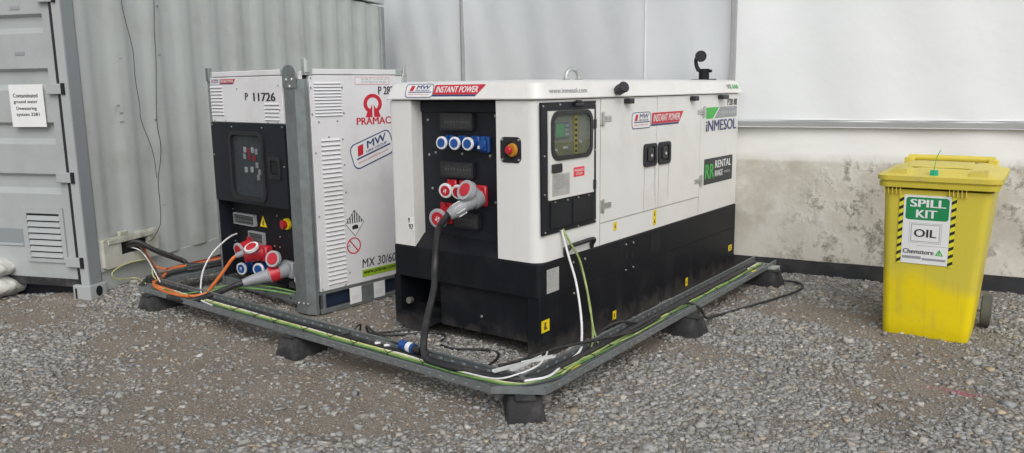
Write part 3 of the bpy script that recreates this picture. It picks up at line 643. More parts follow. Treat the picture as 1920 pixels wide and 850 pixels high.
# lid
bm = nb(); loops = []
for z,i in ((ZL+.006,-.016),(ZL+.012,-.018),(1.61,.016),(1.622,.04),(1.628,.10)):
    loops.append([(x,y,z) for x,y in plan(i, .085)])
loft(bm, loops); lid = link('canopy_lid', bm, WHITE, gen, smooth=True)
bm = nb(); loft(bm, [[(x,y,z) for x,y in plan(.008,.07)] for z in (ZL-.001,ZL+.007)]); link('lid_gap_shade', bm, RECESS, gen)  # gap under the lid: its shade put into a dark band
# base
bm = nb(); loft(bm, [[(x,y,z) for x,y in plan(-.004,.03)] for z in (.376,.572)]); loft(bm, [[(x,y,z) for x,y in plan(z_,.03)] for z,z_ in ((.572,-.004),(.580,.004))])
box(bm, .032,L-.004,.004,W-.38,.085,.378); box(bm, .002,L,-.002,.09,.0,.374, bev=.004)
box(bm, .3,L,.09,W-.003,.06,.374)
FR = faceF(W)
poly_prism(bm, [(.0,.374),(.055,.374),(.055,.135),(.375,.125),(.375,.10),(.19,-.005),(.0,.05)], -.5,.001, FR)
base = link('base_frame', bm, BLACK, gen)
bm = nb(); box(bm, .062,.36,.14,.36,-.302,-.296, FR); link('pocket_opening', bm, RECESS, base)
bm = nb(); cyl(bm,(.10,.20,-.05),(.10,.20,-.02),.022,.022,FR,14); link('lashing_eye', bm, STEEL, base)
bolts(base, FR, [(.717,.189)], -.031, .007)
# recessed socket panel and sloped sill
FP = faceF(W, .1)
bm = nb(); box(bm, .201,.877,.655,1.505,0,.004, FP, .001); box(bm, .2055,.8725,1.44,1.508,.004,.02, FP, .003)
pan = link('socket_panel', bm, NAVY, gen)
bm = nb(); v = [FR @ Vector(p) for p in ((.2,.66,-.09),(.876,.66,-.09),(.876,.578,.003),(.2,.578,.003),(.2,.66,-.1),(.876,.66,-.1),(.876,.575,-.1),(.2,.575,-.1))]
v = [bm.verts.new(p) for p in v]
for f in ((0,1,2,3),(4,5,1,0),(7,6,5,4),(3,2,6,7),(0,3,7,4),(1,5,6,2)): bm.faces.new([v[i] for i in f])
link('sloped_sill', bm, BLACK, gen)
breaker_window(pan, FP, .382,.642,1.333,1.432,.004,True)
breaker_window(pan, FP, .376,.639,1.040,1.134,.004,True)
breaker_window(pan, FP, .475,.674,.727,.821,.004, True)
for k,uu_ in enumerate((.443,.548,.652)): socket(pan, FP, uu_, 1.252, .004, BLUE, .038, tilt=(.008,.004), proj=.095)
bm = nb(); box(bm, .694,.764,1.20,1.298,.004,.03, FP, .006); box(bm, .699,.759,1.21,1.278,.03,.055, FP, .014, seg=3); cyl(bm, (.729,1.245,.05),(.729,1.245,.064),.030,.024,FP,20); box(bm,.714,.744,1.27,1.292,.03,.05,FP,.005); s4 = link('socket', bm, BLUE, pan)
bm = nb(); box(bm, .706,.722,1.226,1.244,.0642,.0650, FP); link('socket_label', bm, PAPER, s4)
socket(pan, FP, .455,.970,.004, RED, .044, tilt=(.018,-.008), proj=.095, mark='5')
socket(pan, FP, .555,.970,.004, RED, .044, tilt=(.010,-.012), proj=.085)
socket(pan, FP, .405,.800,.004, RED, .060, ring=GREYM, tilt=(.022,-.014), proj=.12, mark='5')
# big red socket with open lid; the plug itself is a separate thing
bm = nb(); box(bm, .612,.738,.872,1.0,.004,.035, FP, .008); cyl(bm, (.675,.935,.03),(.675,.930,.09),.056,.053,FP,26)
bs = link('socket', bm, RED, pan, smooth=True)
c0 = Vector((.690,.985,.16)); dn = Vector((-.10,.42,.85)).normalized()
bm = nb(); cyl(bm, c0-dn*.02, c0+dn*.012, .064,.062, FP, 28); box(bm, .665,.70,.975,.99,.05,.15, FP, .004); lo = link('socket_lid', bm, GREYM, bs, smooth=True); 
bm = nb(); cyl(bm, c0+dn*.010, c0+dn*.017, .043,.040, FP, 26); link('lid_centre', bm, RED, lo, smooth=True)
bolts(pan, FP, [(.255,1.39),(.258,1.17),(.315,1.185),(.535,1.185),(.755,1.18),(.278,.955),(.80,1.42),(.79,.9)], .004, .006)
# emergency stop
bm = nb(); poly_prism(bm, rrect(.910,1.058,1.158,1.306,.03), 0,.004, FR); es = link('emergency_stop_panel', bm, BLACKP, gen)
bm = nb(); cyl(bm,(.985,1.232,.004),(.985,1.232,.007),.055,.052,FR,28); link('stop_recess', bm, RECESS, es)
bm = nb(); cyl(bm,(1.0,1.232,.006),(.998,1.232,.022),.040,.036,FR,28); link('stop_collar', bm, mat('amber_plastic',(.50,.22,.02),.5), es, smooth=True)
bm = nb(); cyl(bm,(.995,1.232,.02),(.99,1.232,.036),.018,.025,FR,22); cyl(bm,(.99,1.232,.036),(.989,1.232,.044),.025,.018,FR,22); link('stop_button', bm, RED, es, smooth=True)
bolts(es, FR, [(.925,1.175),(1.043,1.175),(.925,1.29),(1.043,1.29)], .004, .005)
# small sticker on the left pillar
st = part_box(gen, 'warning_sticker', FR, .14,.2-.006,.682,.772,.0005,.0018, PAPER, 0)
lettering(st, FR, [('!',.148,.158,.735,.765,INK,dict(bold=.03)),('97',.150,.188,.69,.725,INK,dict(bold=.05))], .0025)
# lid stickers on its sloped front
ta = math.atan2(.034, .098); Ml = Matrix.Translation((-.018,0,ZL+.012)) @ Matrix(((0,math.sin(ta),-math.cos(ta),0),(-1,0,0,W),(0,math.cos(ta),math.sin(ta),0),(0,0,0,1)))
hire_logo(lid, Ml, .165,.40,.006,.094,.0012)
power_band(lid, Ml, .40,.80,.014,.086,.0012)
Mls = Matrix.Translation((0,-.018,ZL+.012)) @ Matrix(((1,0,0,0),(0,math.sin(ta),-math.cos(ta),0),(0,math.cos(ta),math.sin(ta),0),(0,0,0,1)))
lettering(lid, Mls, [('www.inmesol.com',.10,.50,.028,.058,GREYINK,dict(bold=.01,shear=.1)),('VR',2.665,2.755,.03,.07,GREYINK,dict(bold=.03)),('AAA',2.77,2.90,.03,.07,GREEN,dict(bold=.03))], .0015)
# side face
SD = faceS(0.)
fr = nb(); frame_ring(fr, [(.022,.742),(.612,.742),(.602,1.500),(.014,1.500)], [(.085,.938),(.572,.938),(.565,1.452),(.075,1.452)], -.004,.009, SD)
cf = link('control_frame', fr, NAVY, gen)
bm = nb(); poly_prism(bm, [(.09,.76),(.565,.76),(.565,.93),(.09,.93)], .0095,.011, SD); 
for k in range(2): box(bm, .10+k*.235,.315+k*.235,.768,.922,.0105,.0155, SD, .0049, seg=3)
link('rubber_apron', bm, NAVY, cf)
bolts(cf, SD, [(.03,1.48),(.2,1.485),(.42,1.485),(.59,1.48),(.045,.76),(.04,1.2),(.04,.98),(.595,.76),(.2,.75),(.4,.75),(.59,1.2),(.595,.98),(.15,.925),(.28,.925),(.4,.925),(.52,.925)], .011, .004)
bm = nb()
inner = rrect(.112,.528,1.182,1.438,.06); poly = rrect(.078,.568,.942,1.450,.004)
frame_ring(bm, poly, inner, .0,.018, SD); cd = link('control_door', bm, WHITE, gen)
bm = nb(); frame_ring(bm, rrect(.096,.544,1.166,1.452-.002,.07), rrect(.122,.518,1.192,1.428,.055), .018,.026, SD); link('window_seal', bm, BLACKP, cd)
bm = nb(); poly_prism(bm, rrect(.118,.522,1.188,1.432,.055), .019,.022, SD); link('window_pane', bm, GLASS, cd)
bm = nb(); box(bm, .10,.54,1.17,1.445,.0005,.004, SD); ip = link('instrument_panel', bm, mat('olive_grey_panel',(.42,.42,.33),.5,var=.1), cd)
bm = nb(); box(bm, .11,.53,1.17,1.268,.004,.008, SD); link('lower_console', bm, mat('olive_console',(.34,.33,.19),.5,var=.15), ip)
bm = nb(); box(bm, .15,.30,1.29,1.385,.004,.012, SD, .002); ds = link('display_unit', bm, GREYP, ip)
bm = nb(); box(bm, .158,.245,1.30,1.375,.0125,.0135, SD); link('display', bm, SCREEN, ds)
for k in range(3):
    bm = nb(); box(bm, .25,.29,1.305+k*.025,1.322+k*.025,.0125,.0145, SD); link('display_key', bm, GREYL, ds)
bm = nb(); box(bm, .355,.388,1.185,1.42,.009,.0115, SD); ws = link('warning_strip', bm, YEL, ip)
bm = nb()
for k in range(7): box(bm, .360,.383,1.20+k*.031,1.216+k*.031,.012,.0125, SD)
link('strip_symbols', bm, INK, ws)
for u,v in ((.16,1.225),(.24,1.235),(.27,1.235),(.42,1.26)): 
    bm = nb(); cyl(bm,(u,v,.008),(u,v,.018),.009,.008,SD,12); link('indicator', bm, PAPER, ip)
part_box(cd, 'door_latch', SD, .098,.198,1.098,1.150,.018,.034, BLACKP, .006)
gl = part_box(cd, 'rating_plate', SD, .108,.29,.962,1.088,.018,.0195, SILV, 0)
lettering(gl, SD, [('IMPORTANTE\nATTENTION\nCHECK OIL LEVEL\nBEFORE STARTING\nTHE ENGINE\nDAILY',.12,.28,.985,1.08,GREYINK,dict())], .0202)
rl = part_box(cd, 'red_label', SD, .335,.455,1.055,1.112,.018,.0195, mat('bright_red_print',(.75,.05,.08),.4), 0)
lettering(rl, SD, [('PARADA',.345,.445,1.085,1.1,PAPER,dict(bold=.02)),('STOP',.36,.43,1.065,1.078,PAPER,dict(bold=.02))], .0202)
for v in (.99,1.36): part_box(cd, 'door_hinge', SD, .556,.582,v-.03,v+.03,.018,.03, BLACKP, .004)
bm = nb(); box(bm, .345,.435,1.468,1.492,.009,.035, SD, .008); box(bm,.365,.415,1.49,1.508,.009,.03,SD,.005); link('door_catch', bm, BLACKP, cf)
# panel seams as fine shadow gaps (thin dark joints set in the face)
bm = nb()
box(bm, .669,.6735,.585,1.508,-.001,.0012, SD); box(bm, 1.432,1.4355,.742,1.508,-.001,.0012, SD); box(bm, 2.168,2.1725,.6,1.508,-.001,.0012, SD)
box(bm, .674,2.168,.722,.7255,-.001,.0012, SD); link('panel_joints', bm, GREYINK, gen)
for u0,u1,v0 in ((.677,1.430,.728),(1.438,2.166,.728)):
    bm = nb(); box(bm, u0,u1,v0,1.506,0,.004, SD, .0025); d_ = link('engine_door', bm, WHITE, gen)
    hx = 1.235 if u0 < 1 else 1.452
    bm = nb(); frame_ring(bm, rrect(hx,hx+.19,1.035,1.193,.03), rrect(hx+.03,hx+.16,1.06,1.17,.02), .004,.016, SD); hh = link('door_handle', bm, NAVY, d_)
    bm = nb(); box(bm, hx+.028,hx+.162,1.058,1.172,.0045,.006, SD); box(bm, hx+.055,hx+.135,1.07,1.16,.006,.02,SD,.006); link('handle_paddle', bm, BLACKP, hh)
    bm = nb(); cyl(bm,(hx+.1,1.11,.02),(hx+.1,1.11,.024),.012,.01,SD,12); link('lock', bm, STEEL, hh)
    bm = nb()
    for k,(du,l) in enumerate(((.018,.3),(.172,.22) if u0<1 else (.172,.26))):
        bm2 = bm; n_ = 7
        for j in range(n_): 
            z1 = 1.033-l*j/n_; box(bm2, hx+du+.003*math.sin(j+k),hx+du+.0028+.003*math.sin(j+k)+.002*(1-j/n_),z1-l/n_,z1,.0042,.0048, SD)
    link('rust_streak', bm, mat('rust_streak',(.28,.26,.22),.6), d_)
hire_logo(gen, SD, 1.065,1.335,1.302,1.412,.0055)
power_band(gen, SD, 1.345,1.85,1.312,1.402,.0055)
for u,v in ((.70,1.385),(.705,.835)): 
    bm = nb(); box(bm, u-.035,u+.0,v-.04,v+.04,.0,.012, SD, .003); box(bm, u+.0,u+.095,v-.018,v+.018,.004,.01, SD, .002); cyl(bm,(u-.012,v-.045,.014),(u-.012,v+.045,.014),.007,.007,SD,10); h = link('hinge', bm, STEEL, gen)
    bm = nb(); [cyl(bm,(u+k,v,.01),(u+k,v,.014),.005,.005,SD,8) for k in (.03,.07)]; link('hinge_screw', bm, GREYINK, h)
for u,v in ((2.205,1.382),(2.18,.852)): 
    bm = nb(); box(bm, u-.0,u+.04,v-.04,v+.04,.0,.012, SD, .003); box(bm, u-.10,u,v-.018,v+.018,.004,.01, SD, .002); cyl(bm,(u+.012,v-.045,.014),(u+.012,v+.045,.014),.007,.007,SD,10); h = link('hinge', bm, STEEL, gen)
    bm = nb(); [cyl(bm,(u-k,v,.01),(u-k,v,.014),.005,.005,SD,8) for k in (.03,.07)]; link('hinge_screw', bm, GREYINK, h)
for u,v,s in ((.99,1.490,.035),(1.995,1.488,.038),(2.545,1.49,.06)):
    bm = nb(); box(bm, u-s,u+s,v-.018,v+.018,.003,.05, SD, .01, seg=2); link('door_stop', bm, BLACKP, gen)
# maker sticker
ms = nb(); poly_prism(ms, [(2.275,1.325),(2.40,1.325),(2.52,1.412),(2.275,1.412)], .001,.002, SD); mk = link('maker_sticker', ms, GREEN, gen)
bm = nb(); poly_prism(bm, [(2.43,1.325),(2.892,1.325),(2.892,1.412),(2.545,1.412)], .001,.002, SD); link('grey_band', bm, GREYINK, mk)
lettering(mk, SD, [('iNMESOL',2.275,2.888,1.225,1.312,NBLUE,dict(bold=.018)),('RENTAL RANGE',2.56,2.86,1.352,1.378,GREYL,dict(bold=.02))], .0026)
lettering(gen, SD, [('P28 88',2.69,2.89,1.420,1.474,INK,dict(bold=.03))], .0015)
rs = part_box(gen, 'rental_sticker', SD, 2.262,2.835,.805,1.01,.0005,.002, mat('charcoal_print',(.03,.035,.04),.45), 0)
lettering(rs, SD, [('RR',2.285,2.455,.85,.965,GREEN,dict(bold=.05)),('RENTAL',2.475,2.80,.925,.985,PAPER,dict(bold=.025)),('RANGE',2.475,2.63,.855,.905,PAPER,dict(bold=.04)),('iNMESOL',2.66,2.8,.87,.89,GREYL,dict())], .0026)
def caution(parent, M, u0,u1,v0,v1,w):
    s = part_box(parent, 'caution_sticker', M, u0,u1,v0,v1,w,w+.0012, YEL, 0); h = v1-v0; um = (u0+u1)/2; k = (u1-u0)*.32; n = max(1,round(h/(u1-u0)*.8)); k *= .7
    bm = nb()
    for i in range(n):
        vc = v0+h*(i+.5)/n; q = min(h/n*.3, k*1.2); poly_prism(bm, [(um-k,vc-q),(um+k,vc-q),(um+k*.2,vc),(um+k*.5,vc+q),(um-k*.5,vc+q)], w+.0013,w+.0018, M)
    link('sticker_symbol', bm, mat('faded_black_print',(.12,.09,.02),.5), s)
caution(gen, SD, .845,.888,.652,.708,.001); caution(gen, SD, 1.405,1.455,.608,.715,.001)
SB = faceS(-.004)
wl = part_box(base, 'serial_plate', SB, .068,.195,.392,.535,.0005,.0018, SILV, 0)
lettering(wl, SB, [('MODEL\nSERIAL No\nkVA  Hz\nV  A  rpm\nYEAR  kg',.08,.185,.42,.525,GREYINK,dict())], .0022)
SB2 = faceS(-.002)
for a in ((.014,.096,.165,.238),(.845,.890,.045,.105),(1.97,2.01,.045,.11),(2.815,2.885,.18,.23)): caution(base, SB2, *a, .0006)
bm = nb(); box(bm, .93,1.175,.30,.372,.0005,.003, SB2, .001); box(bm, .93,1.175,.378,.568,-.0005,.0012, SB, .0005); cp = link('cover_plate', bm, BLACK, base)
bolts(cp, SB, [(1.01,.535),(1.113,.532)], .0012, .005)
bolts(cp, SB2, [(1.013,.358),(1.114,.361)], .003, .005)
bm = nb(); [cyl(bm,(u,v,.001),(u,v,.0028),.022,.022,SB,18) for u,v in ((1.022,.454),(1.102,.447))]; link('bung', bm, RECESS, cp)
bm = nb(); poly_prism(bm, rrect(1.365,1.515,.415,.545,.03), .0005,.002, SB); link('inspection_opening', bm, RECESS, base)
bolts(base, SB, [(.354,.531),(.489,.529)], .0, .006); bolts(base, SB2, [(.368,.333)], .0, .006)
bm = nb(); box(bm, .27,.2735,.10,.372,.0005,.0015, SB2); box(bm,.50,.5035,.05,.372,.0005,.0015,SB2); link('panel_joints', bm, RECESS, base)
for u in (.045,.86): 
    bm = nb(); cyl(bm,(u,.10 if u<.5 else .03,.0),(u,.10 if u<.5 else .03,.004),.02,.02,SB2,16); link('lashing_hole', bm, RECESS, base)
# grab handle just above the base
bm = nb(); tube(bm, [(.26,-.004,.60),(.262,-.03,.635),(.30,-.035,.648),(.40,-.035,.650),(.52,-.035,.652),(.555,-.03,.640),(.56,-.004,.605)], .014, 10, 6)
box(bm, .245,.275,.586,.645,.0,.02, SD, .006); box(bm, .545,.575,.586,.655,.0,.02, SD, .006); link('grab_handle', bm, BLACKP, gen, smooth=True)
# lifting eye, rain cap, exhaust
bm = nb(); tube(bm, [(1.20,.60,1.62),(1.20,.60,1.66),(1.22,.595,1.695),(1.27,.59,1.71),(1.315,.585,1.695),(1.335,.58,1.66),(1.335,.58,1.62)], .016, 12, 6)
le = link('lifting_eye', bm, GALVL, gen, smooth=True)
bm = nb(); cyl(bm,(1.20,.60,1.625),(1.20,.60,1.638),.028,.028); cyl(bm,(1.335,.58,1.625),(1.335,.58,1.638),.028,.028); link('eye_collar', bm, BLACKP, le)
bm = nb(); cyl(bm,(.86,.0,1.555),(.84,-.035,1.562),.022,.03,seg=20); cyl(bm,(.84,-.035,1.562),(.815,-.085,1.580),.034,.032,seg=22); cyl(bm,(.815,-.085,1.580),(.812,-.09,1.582),.036,.030,seg=22); link('filler_cap', bm, BLACKP, gen, smooth=True)
bm = nb(); box(bm, 2.46,2.64,.08,.22,1.625,1.634, bev=.002); cyl(bm,(2.55,.15,1.634),(2.55,.15,1.715),.042,.042,seg=22); cyl(bm,(2.55,.15,1.69),(2.55,.15,1.705),.048,.048,seg=22)
cyl(bm,(2.55,.085,1.697),(2.55,.11,1.697),.012,.012,seg=8)
ex = link('exhaust_outlet', bm, BLACK, gen, smooth=True)
bm = nb(); tube(bm, [(2.53,.185,1.70),(2.525,.205,1.74),(2.52,.21,1.79),(2.52,.185,1.82)], lambda t: .018-.006*t, 8, 6)
dn = Vector((-.8,-.55,.1)).normalized(); cc = Vector((2.515,.165,1.815)); cyl(bm, cc-dn*.008, cc+dn*.008, .046,.044, seg=26); link('rain_flap', bm, BLACK, ex, smooth=True)

# ------------------------------------------------------------------ SECOND GENERATOR (hybrid power unit in a galvanised frame)
PL, PW, PH = .955, 1.175, 1.716
pg = empty('hybrid_power_unit', (-.125,1.894,0), R_(-3.25), 'tall white power cabinet in a galvanised frame between container and generator', 'power unit')
PFm, PSm = faceF(PW), faceS(0.)
bm = nb(); box(bm, .02,PL-.02,.03,PW-.02,.745,1.685, bev=.004); box(bm, .16,PL-.02,.03,PW-.02,.135,.745)
cab = link('cabinet', bm, WHITE2, pg)
bm = nb(); box(bm, .018,.97,1.352,1.685,-.018,.003, PFm, .004); up = link('upper_panel', bm, WHITE2, pg)
louvre(up, PFm, .03,.195,1.395,1.625,9, .003)
louvre(up, PFm, .745,.925,1.365,1.50,5, .003)
lettering(up, PFm, [('P',.505,.54,1.518,1.57,INK,dict(bold=.03)),('11726',.615,.885,1.510,1.57,INK,dict(bold=.03))], .0045)
hire_logo(up, PFm, .03,.175,1.632,1.675,.0042)
power_band(up, PFm, .175,.385,1.635,1.672,.0042)
bolts(up, PFm, [(.035,1.66),(.93,1.62),(.93,1.45),(.40,1.60),(.06,1.365),(.22,1.365),(.78,1.358),(.90,1.358)], .003, .004, GREYINK)
# dark door with window
bm = nb(); outer = rrect(.003,.972,.745,1.347,.01,5); inn = rrect(.275,.68,.80,1.262,.05,5)
frame_ring(bm, outer, inn, -.02,.008, PFm); dr = link('cabinet_door', bm, NAVY, pg)
bm = nb(); frame_ring(bm, rrect(.245,.71,.77,1.292,.06,5), rrect(.275,.68,.80,1.262,.05,5), .008,.018, PFm); link('window_seal', bm, BLACKP, dr)
bm = nb(); poly_prism(bm, rrect(.27,.685,.795,1.267,.05), .006,.009, PFm); link('window_pane', bm, GLASS, dr)
bm = nb(); box(bm, .27,.69,.79,1.27,-.018,-.012, PFm); bk = link('switch_board', bm, mat('grey_board',(.07,.08,.09),.5,var=.3,scale=14), dr)
for i,(u,v,m_) in enumerate(((.42,1.13,PAPER),(.47,1.12,REDD),(.52,1.13,PAPER),(.57,1.12,GREYL),(.41,1.08,GREYL),(.48,1.075,RED),(.54,1.07,REDD),(.42,.98,PAPER),(.50,.985,PAPER),(.58,.93,GREYL),(.60,.97,GREYL),(.57,1.02,GREYL))):
    bm = nb(); box(bm, u,u+.028,v,v+.042,-.012,.0, PFm, .003); link('switch', bm, m_, bk)
bm = nb(); frame_ring(bm, rrect(.755,.905,.955,1.12,.02), rrect(.785,.875,.985,1.09,.015), .008,.016, PFm); hd = link('door_handle', bm, BLACKP, dr)
bm = nb(); box(bm, .80,.86,1.0,1.075,.0085,.014, PFm, .002); link('handle_paddle', bm, RECESS, hd)
bolts(dr, PFm, [(.02,1.33),(.955,1.33),(.02,1.1),(.95,1.05),(.3,1.32),(.7,1.32)], .008, .004)
# lower recessed panel
PP = faceF(PW, .10)
bm = nb(); box(bm, .004,.995,.128,.742,-.06,0, PP, .003); lp = link('socket_panel', bm, BLACK, pg)
bm = nb(); box(bm, .10,1.17,PW-.012,PW-.0,.128,.744); box(bm, .02,1.0*.16,PW-.012,PW-.002,.128,.744); bm.free()
bm = nb(); box(bm, 0.004,.16,PW-.014,PW-.004,.128,.744); link('side_cheek', bm, NAVY, pg)
breaker_window(lp, PP, .095,.385,.552,.636,0); breaker_window(lp, PP, .292,.49,.42,.508,0)
bm = nb(); poly_prism(bm, [(.42,.555),(.515,.555),(.467,.642)], .0005,.0015, PP); tr_ = link('hazard_triangle', bm, YEL, lp)
bm = nb(); poly_prism(bm, [(.462,.568),(.477,.568),(.47,.59),(.48,.592),(.464,.625),(.467,.598),(.457,.596)], .0016,.002, PP); link('bolt_symbol', bm, INK, tr_)
bm = nb(); cyl(bm,(.79,.61,0),(.79,.61,.02),.045,.042,PP,20); e2 = link('emergency_stop_panel', bm, YEL, lp)
bm = nb(); cyl(bm,(.79,.61,.02),(.785,.61,.05),.028,.034,PP,20); link('stop_button', bm, RED, e2, smooth=True)
socket(lp, PP, .295,.398,0, RED, .054, ring=GREYM, tilt=(.012,-.022), proj=.13)
bm = nb(); box(bm, .41,.58,.30,.42,.0,.07, PP, .01); cyl(bm,(.50,.365,.05),(.455,.36,.17),.060,.058,PP,24); sk2 = link('socket', bm, RED, lp, smooth=True)
c0 = Vector((.53,.425,.155)); dn = Vector((.15,.85,.50)).normalized()
bm = nb(); cyl(bm, c0-dn*.008, c0+dn*.010, .058,.056, PP, 26); lo = link('socket_lid', bm, WHITE2, sk2, smooth=True); bm = nb(); cyl(bm, c0+dn*.012, c0+dn*.017, .040,.036, PP, 26); link('lid_centre', bm, RED, lo)
socket(lp, PP, .255,.218,0, BLUE, .046, tilt=(.024,0), proj=.10, square=True, mark='3')
socket(lp, PP, .470,.242,0, BLUE, .046, tilt=(.03,0), proj=.09)
bm = nb(); box(bm, .74,.88,.21,.335,0,.05, PP, .01); cyl(bm,(.80,.275,.04),(.785,.268,.11),.06,.058,PP,24); sk3 = link('socket', bm, GREYP, lp, smooth=True)
c0 = Vector((.800,.372,.15)); dn = Vector((.30,.28,.85)).normalized()
bm = nb(); cyl(bm, c0-dn*.012, c0+dn*.012, .062,.060, PP, 28); lo = link('socket_lid', bm, GREYM, sk3, smooth=True); bm = nb(); cyl(bm, c0+dn*.012, c0+dn*.017, .046,.042, PP, 26); link('lid_centre', bm, RED, lo)
bm = nb(); cyl(bm,(.905,.20,.015),(.905,.20,.03),.035,.033,PP,20); link('blanking_cap', bm, GREYL, lp, smooth=True)
bm = nb(); box(bm, .81,.93,.135,.185,.0,.04, PP, .006); link('clear_box', bm, CLEARP, lp)
bolts(lp, PP, [(.05,.66),(.05,.40),(.66,.66),(.68,.50),(.60,.42),(.67,.42),(.86,.46),(.05,.2)], 0, .005)
# side panel
bm = nb(); box(bm, .046,.0775,.15,1.684,-.031,-.0292, PSm); link('panel_gap', bm, RECESS, pg)  # dark strip over the cabinet paints shade into this gap
bm = nb(); box(bm, .078,.935,.152,1.686,-.03,.003, PSm, .004); sp = link('side_panel', bm, WHITE2, pg)
louvre(sp, PSm, .112,.345,1.395,1.640,11, .003); louvre(sp, PSm, .150,.315,.18,1.248,33, .003)
bolts(sp, PSm, [(.09,1.665),(.088,1.60),(.355,1.60),(.088,1.42),(.36,1.42),(.14,1.365),(.30,1.365),(.34,1.235),(.345,1.05),(.10,1.15),(.345,.85),(.345,.65),(.35,.45),(.345,.25),(.10,.70),(.095,.17),(.30,.165),(.22,1.255)], .003, .005, GREYINK)
# omega-like emblem and maker's name
bm = nb(); ccx, ccy = .632,1.480; outerP = []; innerP = []
for k in range(25):
    a = R_(-58+296*k/24); outerP.append((ccx+.088*math.cos(a), ccy+.072*math.sin(a))); innerP.append((ccx+.055*math.cos(a), ccy+.045*math.sin(a)))
for k in range(24): poly_prism(bm, [outerP[k],outerP[k+1],innerP[k+1],innerP[k]], .0032,.0042, PSm)
for sg in (-1,1): poly_prism(bm, [(ccx+sg*.008,ccy-.098),(ccx+sg*.072,ccy-.098),(ccx+sg*.055,ccy-.058),(ccx+sg*.028,ccy-.038),(ccx+sg*.008,ccy-.005)][::sg], .0043,.005, PSm)
link('emblem', bm, REDD, sp)
lettering(sp, PSm, [('PRAMAC',.475,.80,1.328,1.382,REDD,dict(bold=.025)),('P 287',.69,.84,1.545,1.605,INK,dict(bold=.03)),('MX 30/60',.465,.80,.262,.33,INK,dict(bold=.01,shear=.1))], .0045)
hire_logo(sp, PSm, .405,.815,1.05,1.24,.0035, rot=R_(17))
gs = part_box(sp, 'web_address_sticker', PSm, .462,.80,.19,.245,.003,.0042, LIME, 0)
lettering(gs, PSm, [('www.pramac.com',.475,.79,.203,.233,INK,dict(bold=.03))], .0048)
cs = part_box(sp, 'caution_label', PSm, .472,.80,1.618,1.676,.003,.0042, PAPER, 0)
bm = nb(); frame_ring(bm, [(.474,1.62),(.798,1.62),(.798,1.674),(.474,1.674)],[(.477,1.623),(.795,1.623),(.795,1.671),(.477,1.671)],.0042,.0047,PSm); link('label_border', bm, REDD, cs)
lettering(cs, PSm, [('NO FORK LIFT ON THIS SIDE UNIT\nLIFT FROM BELOW BY SKID BASE',.53,.785,1.63,1.664,GREYINK,dict())], .005)
# hazard diamond
bm = nb(); cx_,cy2 = .412,.613; poly_prism(bm, [(cx_-.088,cy2),(cx_,cy2-.1),(cx_+.088,cy2),(cx_,cy2+.1)], .003,.004, PSm); hz = link('hazard_diamond', bm, PAPER, sp)
bm = nb()
for k in range(-3,4):
    u = cx_+k*.021; hh_ = .1-abs(k)*.024; poly_prism(bm, [(u-.005,cy2),(u+.005,cy2),(u+.005,cy2+hh_-.004),(u-.005,cy2+hh_-.004)], .0042,.0048, PSm)
poly_prism(bm, [(cx_-.025,cy2-.045),(cx_+.03,cy2-.045),(cx_+.03,cy2-.02),(cx_+.01,cy2-.012),(cx_-.025,cy2-.02)], .0042,.0048, PSm)
frame_ring(bm, [(cx_-.088,cy2),(cx_,cy2-.1),(cx_+.088,cy2),(cx_,cy2+.1)], [(cx_-.083,cy2),(cx_,cy2-.094),(cx_+.083,cy2),(cx_,cy2+.094)], .0041,.0046, PSm)
link('diamond_print', bm, INK, hz)
bm = nb(); cir = lambda r_: [(.395+r_*1.05*math.cos(a),.445+r_*math.sin(a)) for a in np.linspace(0,2*math.pi,32,endpoint=False)]
frame_ring(bm, cir(.062), cir(.053), .003,.0045, PSm); poly_prism(bm, [(.352,.488),(.359,.494),(.438,.402),(.431,.396)], .0032,.0046, PSm); link('prohibition_sign', bm, REDD, sp)
# frame: posts, top rails, skid
def post(name, pts, z0, z1):
    bm = nb(); a = [(x,y,z0) for x,y in pts]; b3 = [(x,y,z1) for x,y in pts]; loft(bm, [a,b3]); return link(name, bm, GALV, pg)
bm = nb(); 
o_ = [(-.012,.168),(-.012,.042),(.024,-.018),(.048,-.018)]; i_ = [(.044,-.010),(.028,-.010),(-.004,.045),(-.004,.168)]
loft(bm, [[(x,y,z) for x,y in o_+i_] for z in (0.0,1.66)]); ptm = link('corner_post', bm, GALV, pg)
# rounded lifting ear on the chamfer
e0, e1 = Vector((-.012,.05,0)), Vector((.03,-.018,0)); ed = (Vector((.0,.20,0))-e0).normalized()
MC = Matrix(((0,0,-1,-.013),(-1,0,0,.170),(0,1,0,0),(0,0,0,1)))
bm = nb(); pts = [(.0,1.60),(.15,1.60),(.15,1.70)]+[(.075+.075*math.cos(a),1.70+.055*math.sin(a)) for a in np.linspace(.2,math.pi-.2,9)]+[(0,1.70)]
poly_prism(bm, pts, 0,.006, MC); ear = link('lifting_ear', bm, GALV, ptm)
bolts(ear, MC, [(.045,1.655),(.11,1.657),(.08,1.61)], .006, .010)
bolts(ptm, MC, [(.03,.07),(.09,.075),(.14,.08)], .001, .008)
bm = nb(); box(bm, .0,.05,PW-.0,PW+.02,.0,1.70, bev=.003); box(bm, -.012,.02,PW-.03,PW+.018,1.66,1.76, bev=.004); link('corner_post', bm, GALV, pg)
bm = nb(); box(bm, PL-.03,PL+.015,-.018,.02,.0,1.70, bev=.003); box(bm, PL-.025,PL+.01,-.022,.0,1.68,1.765, bev=.004); link('corner_post', bm, GALVL, pg)
bm = nb(); box(bm, PL-.03,PL+.015,PW-.02,PW+.018,.0,1.70, bev=.003); link('corner_post', bm, GALV, pg)
bm = nb(); box(bm, .0,.03,.21,PW-.06,1.690,1.728, bev=.004); link('top_rail', bm, WHITE2, pg)
